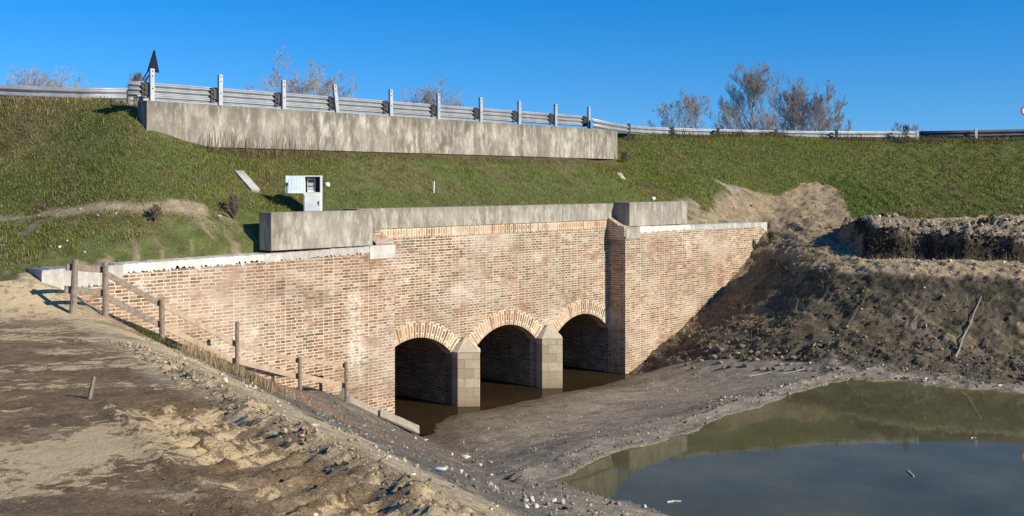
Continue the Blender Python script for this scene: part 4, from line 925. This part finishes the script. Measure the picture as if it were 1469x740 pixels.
# right bank clods
def d5(x, y):
    s, e = se(x, y); z0, b = base(x, y); k = np.maximum(sst(z0, -4.6, -4.3), 1.6*footmask(x, y))*(b < .5); cs = cut_step(x, y)
    return np.clip(.1+.4*sst(fbm(x, y, .8, 4, 177), .05, .35)+.6*(cs > .1)*1.+.5*(1-sst(z0, -4.1, -3.7)), 0, 1)*k*((x+.25*y > 9.0)|(footmask(x, y) > .5))*(~inpoly(x, y, SHORE))
x, y = rnd_pts(38000, 2.5, 19, 21, 37, d5, 17); n = len(x); z0, _b = base(x, y); c = local(x, y, 1.1, 18, .5); top = cut_step(x, y) > .6; pale = np.random.default_rng(182).uniform(size=n) < .05; c[pale] = (.42,.36,.26)
scatter('soil_clods', np.stack([x, y, ground_z(x, y)], -1), lsz(n, .01, .065, 22, 4.5)*np.where(top, 1.4, 1), c, 'dug clods on the dark right bank and its terraces')
rg6 = np.random.default_rng(61); x = rg6.uniform(10.7, 21, 7000); y = 31.5-.28*(x-10.4)+.22*np.sin(x*1.7)+.15*np.sin(x*4.1+1)+rg6.uniform(-.25,.4,7000); n = len(x)
scatter('soil_clods', np.stack([x, y, ground_z(x, y)], -1), lsz(n, .015, .085, 62, 3), near((.05,.04,.03), n, 63, .7), 'damp dark clods breaking out of the vertical cut in the right bank')
x = rg6.uniform(10.7, 21, 900); y = 31.5-.28*(x-10.4)+.22*np.sin(x*1.7)+.15*np.sin(x*4.1+1)+rg6.uniform(-.1,.3,900); CUTROOTS = (x, y)
def d6(x, y): return np.clip(.25+.5*sst(fbm(x, y, .6, 3, 179), 0, .3), 0, 1)*inpoly(x, y, TONGUE)
x, y = rnd_pts(9000, 6, 12.5, 28, 40, d6, 23); n = len(x); scatter('soil_clods', np.stack([x, y, ground_z(x, y)], -1), lsz(n, .01, .055, 24, 4), local(x, y, 1.1, 25), 'loose tan soil crumbs on the bare slope behind the right wing')
def d7(x, y): s, e = se(x, y); return .5*(e < -18.9)*(below_track(x, y) > -.1)*(s < 12.3)*(s > 2)
x, y = rnd_pts(700, -15, -4.5, 17, 22.5, d7, 26); n = len(x); scatter('gravel', np.stack([x, y, ground_z(x, y)], -1), lsz(n, .01, .055, 27, 3), near((.45,.40,.32), n, 28, .3), 'pale crumbs scattered on the patchy grass above the left wing')

# ------------------------------------------------------------------ stuff: grass
def blades(name, x, y, h, w, cols, label, seed, lean=.5, mat=None, side=None, curve=True):
    rg = np.random.default_rng(seed); n = len(x); z = ground_z(x, y, side)-.01; a = rg.uniform(0, 6.283, n); l = rg.normal(0, lean, n)*h; b = rg.uniform(0, 6.283, n); lx, ly = np.cos(b)*np.abs(l), np.sin(b)*np.abs(l)
    wx, wy = np.cos(a)*w/2, np.sin(a)*w/2; hh = np.sqrt(np.maximum(h*h-(lx**2+ly**2)*.6, (h*.35)**2))
    P0 = np.stack([x-wx, y-wy, z], -1); P1 = np.stack([x+wx, y+wy, z], -1); P2_ = np.stack([x+lx*.4+wx*.7, y+ly*.4+wy*.7, z+hh*.62], -1); P3 = np.stack([x+lx*.4-wx*.7, y+ly*.4-wy*.7, z+hh*.62], -1); P4 = np.stack([x+lx, y+ly, z+hh], -1)
    V_ = np.stack([P0, P1, P2_, P3, P4], 1).reshape(-1, 3); i = np.arange(n)*5
    T_ = np.concatenate([np.stack([i, i+1, i+2], -1), np.stack([i, i+2, i+3], -1), np.stack([i+3, i+2, i+4], -1)])
    o = mesh_np(name, V_, T_, mat or M['blade'], None, False, None, np.repeat(cols, 5, 0)); tag(o, label, None, None, 'stuff'); return o
def grass_cols(x, y, seed, dry):
    rg = np.random.default_rng(seed); n = len(x); g = np.array((.215,.232,.05)); d = np.array((.27,.20,.095)); dry = np.clip(dry+1.0*sst(fbm(x, y, .9, 4, 187), .12, .4)-.12, 0, .9); t = (rg.uniform(size=n) < dry)[:, None]
    c = np.where(t, d, g)*(1+.32*rg.normal(size=(n, 1)))*(1+.08*rg.normal(size=(n, 3))); return np.clip(c, .008, .6)
rg = np.random.default_rng(50)
def field(n, x0, x1, y0, y1, seed):
    x = np.random.default_rng(seed).uniform(x0, x1, n); y = np.random.default_rng(seed+1).uniform(y0, y1, n); z0, b = base(x, y); m = masks(x, y, b); s, e = se(x, y)
    ok = m['grass'] & ~((s > 11.7) & (s < 29) & (e < -21.7)) & (e < np.where((s > 7.7) & (s < 32.7), -18.98, 9)) & ~((s > 12.3) & (s < 27.8) & (e > -19.3))
    tr = (1-sst(dseg(x, y, TRACKL[:-1])+.2*fbm(x, y, 1.3, 5, 101), .05, .22)); ok &= ~(np.random.default_rng(seed+2).uniform(size=n) < tr*.95)
    pz = sst(below_track(x, y)+.25*fbm(x, y, 1.3, 5, 101), -.1, .25)*(s < 12.4); ok &= ~((pz > .3) & (fbm(x, y, .35, 4, 111)+.5*fbm(x, y, 1.3, 5, 101) > .2))
    cl = (s > 27.9)*sst(-e, 19.9, 19.4)*(s < 33.5); ok &= ~((cl > .3) & (fbm(x, y, .35, 4, 111)+fbm(x, y, 1.3, 5, 101) > 0))
    return x[ok], y[ok]
for (n, x0, x1, y0, y1, sd, hh, ww, lb) in [(120000,-14.5,-4.5,18.2,26.6,60,.075,.013,'green and straw coloured grass on the left part of the embankment'),(110000,-7,6.5,21.5,37,70,.08,.015,'short grass on the slope between parapet and retaining wall'),(170000,2.8,24,34,46,80,.09,.022,'green grass on the wide slope right of the retaining wall')]:
    x, y = field(n, x0, x1, y0, y1, sd); s, e = se(x, y); n_ = len(x)
    dry = .22+.35*sst(fbm(x, y, 2.4, 4, 151), .0, .45)
    if x0 < -10: dry = dry+.14+.35*sst(e, -23.0, -25.)
    if x0 > 0:
        dry = dry+.25*sst(x, 12, 17)*(.5+fbm(x, y, 1.2, 3, 181))-.2*(1-sst(x, 11, 15))
    h = hh*np.random.default_rng(sd+5).uniform(.45, 1.25, n_)*(1+.5*fbm(x, y, .8, 3, 183)+1.3*sst(fbm(x, y, .45, 3, 189), .3, .6))
    blades('grass', x, y, h, ww, grass_cols(x, y, sd+6, dry), lb, sd+7, 1.3)
# bright young grass beside the bare tongue
x = rg.uniform(9.5, 14, 14000); y = rg.uniform(35.5, 42, 14000); k = (((x-12.4)/1.3)**2+((y-38.0)/2.0)**2 < 1+.5*fbm(x, y, .8, 3, 185)) & ~inpoly(x, y, TONGUE); x, y = x[k], y[k]
blades('grass', x, y, rg.uniform(.05,.13,len(x)), .02, near((.15,.21,.045), len(x), 91, .25), 'brighter young grass beside the bare soil tongue', 92, .5)
# tall dry stems: base of the retaining wall, left crest, fence side, shrubs
def stems(name, x, y, h, w, col, label, seed, lean=.25): return blades(name, x, y, h, w, near(col, len(x), seed, .3), label, seed+1, lean)
s = np.concatenate([rg.normal(12.9,.35,20), rg.normal(13.9,.6,70), rg.normal(15.2,.5,50), rg.uniform(12.5,28.5,700)]); e = -21.7+rg.uniform(-.02,.35,len(s)); x, y = xy(s, e)
hs = np.where(np.arange(len(s)) < 140, rg.uniform(.2,.8,len(s)), rg.uniform(.05,.2,len(s))); stems('dry_weeds', x, y, hs, .014, (.17,.12,.075), 'dead weed stems along the foot of the retaining wall', 201, .3)
s = rg.uniform(3,12.4,5200); e = np.interp(s, [3,10.2,12.4], [-31,-26.2,-25.0])+np.abs(rg.normal(0,1.0,5200))+.1; x, y = xy(s, e); stems('dry_grass', x, y, rg.uniform(.05,.2,len(x)), .014, (.27,.20,.105), 'straw coloured grass along the left crest below the guard rail', 205, .4)
P_ = [Vector(hit(u, v)) for u, v in [(245,488),(285,508),(320,530),(352,545),(385,558)]]
t_ = rg.uniform(0, 4, 1500); i_ = np.minimum(t_.astype(int), 3); A_ = np.array([p[:2] for p in P_]); q_ = A_[i_]*(1-(t_-i_))[:, None]+A_[i_+1]*(t_-i_)[:, None]+rg.normal(0,.17,(1500,2)); ss_, ee_ = se(q_[:, 0], q_[:, 1]); q_ = q_[ee_ > -18.0]
stems('dry_grass', q_[:, 0], q_[:, 1], rg.uniform(.05,.26,len(q_)), .011, (.36,.27,.155), 'tawny dry grass along the lower side of the fence', 209, .3)
P2_ = [Vector(hit(u, v)) for u, v in [(175,462),(200,475),(225,488),(250,500)]]; A_ = np.array([p[:2] for p in P2_]); t_ = rg.uniform(0,3,900); i_ = np.minimum(t_.astype(int), 2); q_ = A_[i_]*(1-(t_-i_))[:, None]+A_[i_+1]*(t_-i_)[:, None]+rg.normal(0,.1,(900,2))
stems('grass', q_[:, 0], q_[:, 1], rg.uniform(.04,.13,len(q_)), .012, (.085,.095,.03), 'little green tufts on the bank edge below the fence', 213, .5)
# crest weeds on the right
x = rg.uniform(3.6,22,2600); y = np.interp(x, [3.6,5,6.5,9.2,13.3,24], [38.3,41,42.6,43.6,45,45.4])-rg.uniform(.05,.5,2600); cl = fbm(x, y, 1.3, 3, 191); k = cl > -.05; stems('dry_weeds', x[k], y[k], (rg.uniform(.1,.42,2600)*(.7+cl))[k], .02, (.16,.13,.075), 'straggling weeds under the right guard rail', 217, .3)
# weeds on the dark bank
def d8(x, y): z0, b = base(x, y); return (fbm(x, y, .7, 4, 141) > .22)*(b < .5)*(z0 > -4.2)*(z0 < -2.4)*(x > 8)*.7+((x-8.3)**2+(y-31.8)**2 < .9)*.8
x, y = rnd_pts(14000, 6.5, 18, 25, 33, d8, 31); stems('weeds', x, y, np.random.default_rng(32).uniform(.05,.2,len(x)), .014, (.08,.085,.03), 'thin green weeds and roots on the dark bank', 221, .6)
x, y = rnd_pts(9000, 6.5, 19, 22.5, 33.5, lambda x, y: .4*(base(x, y)[1] < .5)*(ground_z(x, y) > ZP+.05)*(x+.25*y > 11), 33); stems('twigs', x, y, np.random.default_rng(34).uniform(.08,.4,len(x)), .012, (.30,.25,.17), 'pale roots and twig litter on the dug bank', 225, 1.6)

x, y = CUTROOTS; stems('roots', x, y, np.random.default_rng(35).uniform(.06,.3,len(x)), .012, (.24,.19,.12), 'pale roots hanging out of the vertical cut', 227, 1.2)
# ------------------------------------------------------------------ shrubs and bare trees
def bare_tree(name, root, H, spread, label, cat, seed, nlimb=6, depth=4, trunk_r=.16, fork=.18, upright=.6, group=None, twig_r=.012, nsub=5, mats=None, leader=.5):
    r = random.Random(seed); t = empty(name, root); tag(t, label, cat, group); tr = MB(); segs = []
    def grow(p, d, L, rad, lev):
        n = 4; pts = [p]; q = p.copy(); dd = d.copy()
        for k in range(n):
            dd = (dd+Vector((r.gauss(0,.13), r.gauss(0,.13), r.gauss(.07*upright,.07)))).normalized(); q = q+dd*L/n; pts.append(q.copy())
        segs.append((pts, rad, rad*.5, lev))
        if lev >= depth: return
        for k in range(nsub):
            i = .2+.8*(k+r.random())/nsub; a = pts[min(int(i*n), n-1)].lerp(pts[min(int(i*n)+1, n)], i*n % 1)
            ax = Vector((r.gauss(0,1), r.gauss(0,1), r.gauss(0,.5))).normalized(); nd = (dd*.8+ax*.62+Vector((0,0,.22*upright))).normalized()
            grow(a, nd, L*r.uniform(.42,.66)*(1.15-.4*i), max(rad*r.uniform(.4,.58), twig_r*.6), lev+1)
    base_d = Vector((r.gauss(0,.04), r.gauss(0,.04), 1)).normalized()
    tp = [Vector((0,0,-.3)), base_d*H*fork]; tr.tube([tuple(p) for p in tp], [trunk_r*1.2, trunk_r], 8)
    lead = [tp[1]]
    for k in range(6): lead.append(lead[-1]+(base_d+Vector((r.gauss(0,.1), r.gauss(0,.1), 0)))*H*leader/6)
    segs.append((lead, trunk_r*.85, trunk_r*.15, 0))
    for k in range(nlimb*2):
        f = (k+r.random())/(nlimb*2); i = min(int(f*6), 5); p0 = lead[i].lerp(lead[i+1], f*6-i)
        a = 2.4*k+r.uniform(-.5,.5); o = spread*(1.5-1.1*f)*r.uniform(.75,1.2); d = Vector((math.cos(a)*o, math.sin(a)*o, 1)).normalized(); prof = .55+.6*math.sin(math.pi*min(1, f*.9+.15))
        grow(p0, d, H*.36*prof*(1-.35*f)*r.uniform(.8,1.15), trunk_r*r.uniform(.25,.4)*(1-.5*f), 1)
    zmax = float(np.percentile([s_[0][-1][2] for s_ in segs], 97.)); kz = H/zmax
    V_, F_ = [], []
    for pts, r0, r1, lev in segs:
        n = 3 if lev > 1 else 5; rings = []
        for i, p in enumerate(pts):
            d = (pts[min(i+1, len(pts)-1)]-pts[max(i-1, 0)]).normalized(); a = d.cross(Vector((.3,.9,.1))).normalized(); b = d.cross(a); rad = max(r0+(r1-r0)*i/(len(pts)-1), twig_r*.5)
            rings.append(len(V_)); V_ += [(p+(a*math.cos(6.2832*k/n)+b*math.sin(6.2832*k/n))*rad)*1.0 for k in range(n)]
        for i in range(len(rings)-1):
            for k in range(n): F_.append((rings[i]+k, rings[i]+(k+1) % n, rings[i+1]+(k+1) % n, rings[i+1]+k))
    V_ = np.array([v[:] for v in V_]); V_[:, 2] *= kz
    tr.build('trunk', mats[0] if mats else M['bark'], t); mesh_np('crown', V_, np.array(F_), mats[1] if mats else M['twig'], t); return t
def treeat(u, vtop, Y, zb): x, y, z = pt(u, vtop, Y); return (x, y, zb), z-zb
def T(u, vt, Y, lb, seed, **k):
    rt, H = treeat(u, vt, Y, k.pop('zb', -.5)); return bare_tree(k.pop('name', 'bare_tree'), rt, H, k.pop('spread', .6), lb, k.pop('cat', 'tree'), seed, **k)
T(1077, 97, 80, 'tallest bare poplar tree behind the right guard rail', 1, spread=.72, nlimb=9, depth=5, trunk_r=.17, nsub=5, twig_r=.012, upright=1.3, leader=.62)
T(1130, 124, 84, 'bare tree with a thick fork right of the tallest poplar', 2, spread=.9, nlimb=7, depth=5, trunk_r=.17, nsub=5, twig_r=.012, leader=.4)
T(1170, 126, 82, 'wide bare tree at the right end of the clump', 3, spread=1.3, nlimb=8, depth=5, trunk_r=.16, nsub=5, twig_r=.012, leader=.3, upright=.4)
T(1046, 148, 86, 'small bare tree at the left foot of the tallest poplar', 4, spread=.9, nlimb=6, depth=5, trunk_r=.1, nsub=4, twig_r=.013)
T(990, 136, 88, 'slender bare tree standing alone left of the clump', 5, spread=.6, nlimb=6, depth=5, trunk_r=.11, nsub=4, twig_r=.013, upright=1., leader=.55)
T(963, 144, 90, 'short round bare tree next to the slender lone one', 6, spread=1., nlimb=6, depth=5, trunk_r=.1, nsub=4, twig_r=.013)
T(425, 97, 60, 'broad many stemmed bare tree behind the bridge rail', 27, spread=1.1, nlimb=8, depth=5, trunk_r=.12, nsub=4, twig_r=.011, leader=.35, fork=.3)
T(470, 101, 62, 'thin bare tree at the right edge of the broad one', 8, spread=1.1, nlimb=7, depth=5, trunk_r=.1, nsub=4, twig_r=.011, leader=.35, fork=.3)
T(620, 122, 70, 'rounded dense bare crown behind the middle of the bridge rail', 9, spread=.9, nlimb=9, depth=5, trunk_r=.11, nsub=4, twig_r=.012, leader=.35, fork=.35)
T(40, 101, 75, 'small bare tree at far left behind the rail, left one of two', 10, spread=.5, nlimb=7, depth=5, trunk_r=.09, nsub=4, twig_r=.012, leader=.25, fork=.55)
T(84, 103, 75, 'small bare tree at far left behind the rail, right one of two', 11, spread=.5, nlimb=7, depth=5, trunk_r=.09, nsub=4, twig_r=.012, leader=.25, fork=.55)
T(1290, 174, 52, 'scrubby leafless bush rising behind the right rail', 12, spread=.7, nlimb=5, depth=3, trunk_r=.04, nsub=4, twig_r=.012, zb=1.2, name='bare_bush', cat='bush')
T(1312, 178, 52, 'low round leafless bush next to the scrubby one', 13, spread=1., nlimb=6, depth=3, trunk_r=.04, nsub=4, twig_r=.012, zb=1.2, name='bare_bush', cat='bush')
def shrub(u, v, H, label, seed, Y=None, **k):
    p = hit(u, v, 16, 50) if Y is None else pt(u, v, Y); return bare_tree('dry_shrub', (p[0], p[1], p[2]-.05), H, k.pop('spread', 1.0), label, 'shrub', seed, nlimb=k.pop('nlimb', 14), depth=3, trunk_r=.02, nsub=4, twig_r=.008, fork=.06, mats=k.pop('mats', (M['wood'], plain('shrub_twig', (.19,.145,.09), .9))))
shrub(335,315,.6,'brown dry shrub on the grass just left of the corner block',21)
shrub(222,318,.4,'small dark dry shrub on the track above the left wing',22)
shrub(196,146,.75,'tangle of dry stems at the left end of the retaining wall',23,Y=25.2)
shrub(895,235,.5,'dry bramble below the right end of the retaining wall',24)
shrub(1300,197,.6,'brown bramble leaning on the right guard rail',25,Y=45.0)
shrub(1105,350,.5,'small green bush on the soil at the end of the right wing',26,mats=(M['wood'], plain('bush_green', (.06,.07,.02), .9)))

# ------------------------------------------------------------------ light, sky, camera
SUN_EL = math.radians(28); SD = Vector((.876,-.481,0)).normalized()
az = math.atan2(SD.x, SD.y)                      # clockwise from +Y
wd = bpy.data.worlds.new('World'); SC.world = wd; wd.use_nodes = True; nt = wd.node_tree; nt.nodes.clear()
sk = nt.nodes.new('ShaderNodeTexSky'); sk.sky_type = 'NISHITA'; sk.sun_disc = False; sk.sun_elevation = SUN_EL; sk.sun_rotation = az; sk.altitude = 100; sk.air_density = 1.0; sk.dust_density = .0; sk.ozone_density = 4.0
tc = nt.nodes.new('ShaderNodeTexCoord'); vm = nt.nodes.new('ShaderNodeVectorMath'); vm.operation = 'MULTIPLY_ADD'; vm.inputs[1].default_value = (1,1,.8); vm.inputs[2].default_value = (0,0,.10); nt.links.new(tc.outputs['Generated'], vm.inputs[0]); vn = nt.nodes.new('ShaderNodeVectorMath'); vn.operation = 'NORMALIZE'; nt.links.new(vm.outputs[0], vn.inputs[0]); nt.links.new(vn.outputs[0], sk.inputs[0])
bg = nt.nodes.new('ShaderNodeBackground'); bg.inputs[1].default_value = .1; wo = nt.nodes.new('ShaderNodeOutputWorld'); hs = nt.nodes.new('ShaderNodeHueSaturation'); hs.inputs['Saturation'].default_value = 1.45; hs.inputs['Hue'].default_value = .509; hs.inputs['Value'].default_value = 1.2; nt.links.new(sk.outputs[0], hs.inputs['Color']); nt.links.new(hs.outputs[0], bg.inputs[0]); nt.links.new(bg.outputs[0], wo.inputs[0])
ld = bpy.data.lights.new('sun', 'SUN'); ld.energy = 5.0; ld.angle = math.radians(.5); ld.color = (1,.94,.815); lo = bpy.data.objects.new('sun', ld); C.objects.link(lo)
d = Vector((SD.x*math.cos(SUN_EL), SD.y*math.cos(SUN_EL), math.sin(SUN_EL))); lo.rotation_euler = d.to_track_quat('Z', 'Y').to_euler(); lo.location = (20,-10,20)
cam = bpy.data.cameras.new('camera'); co = bpy.data.objects.new('camera', cam); C.objects.link(co); co.location = (0,0,0); co.rotation_euler = (math.radians(90),0,0)
cam.sensor_width = 36; cam.lens = 36*F/1469; cam.shift_y = -(370-V0)/1469; cam.clip_end = 6000; cam.clip_start = .1; SC.camera = co
SC.view_settings.view_transform = 'Standard'; SC.view_settings.look = 'None'; SC.view_settings.exposure = 0.35; SC.view_settings.gamma = 1
SC.cycles.use_denoising = True
SC.cycles.max_bounces = 6
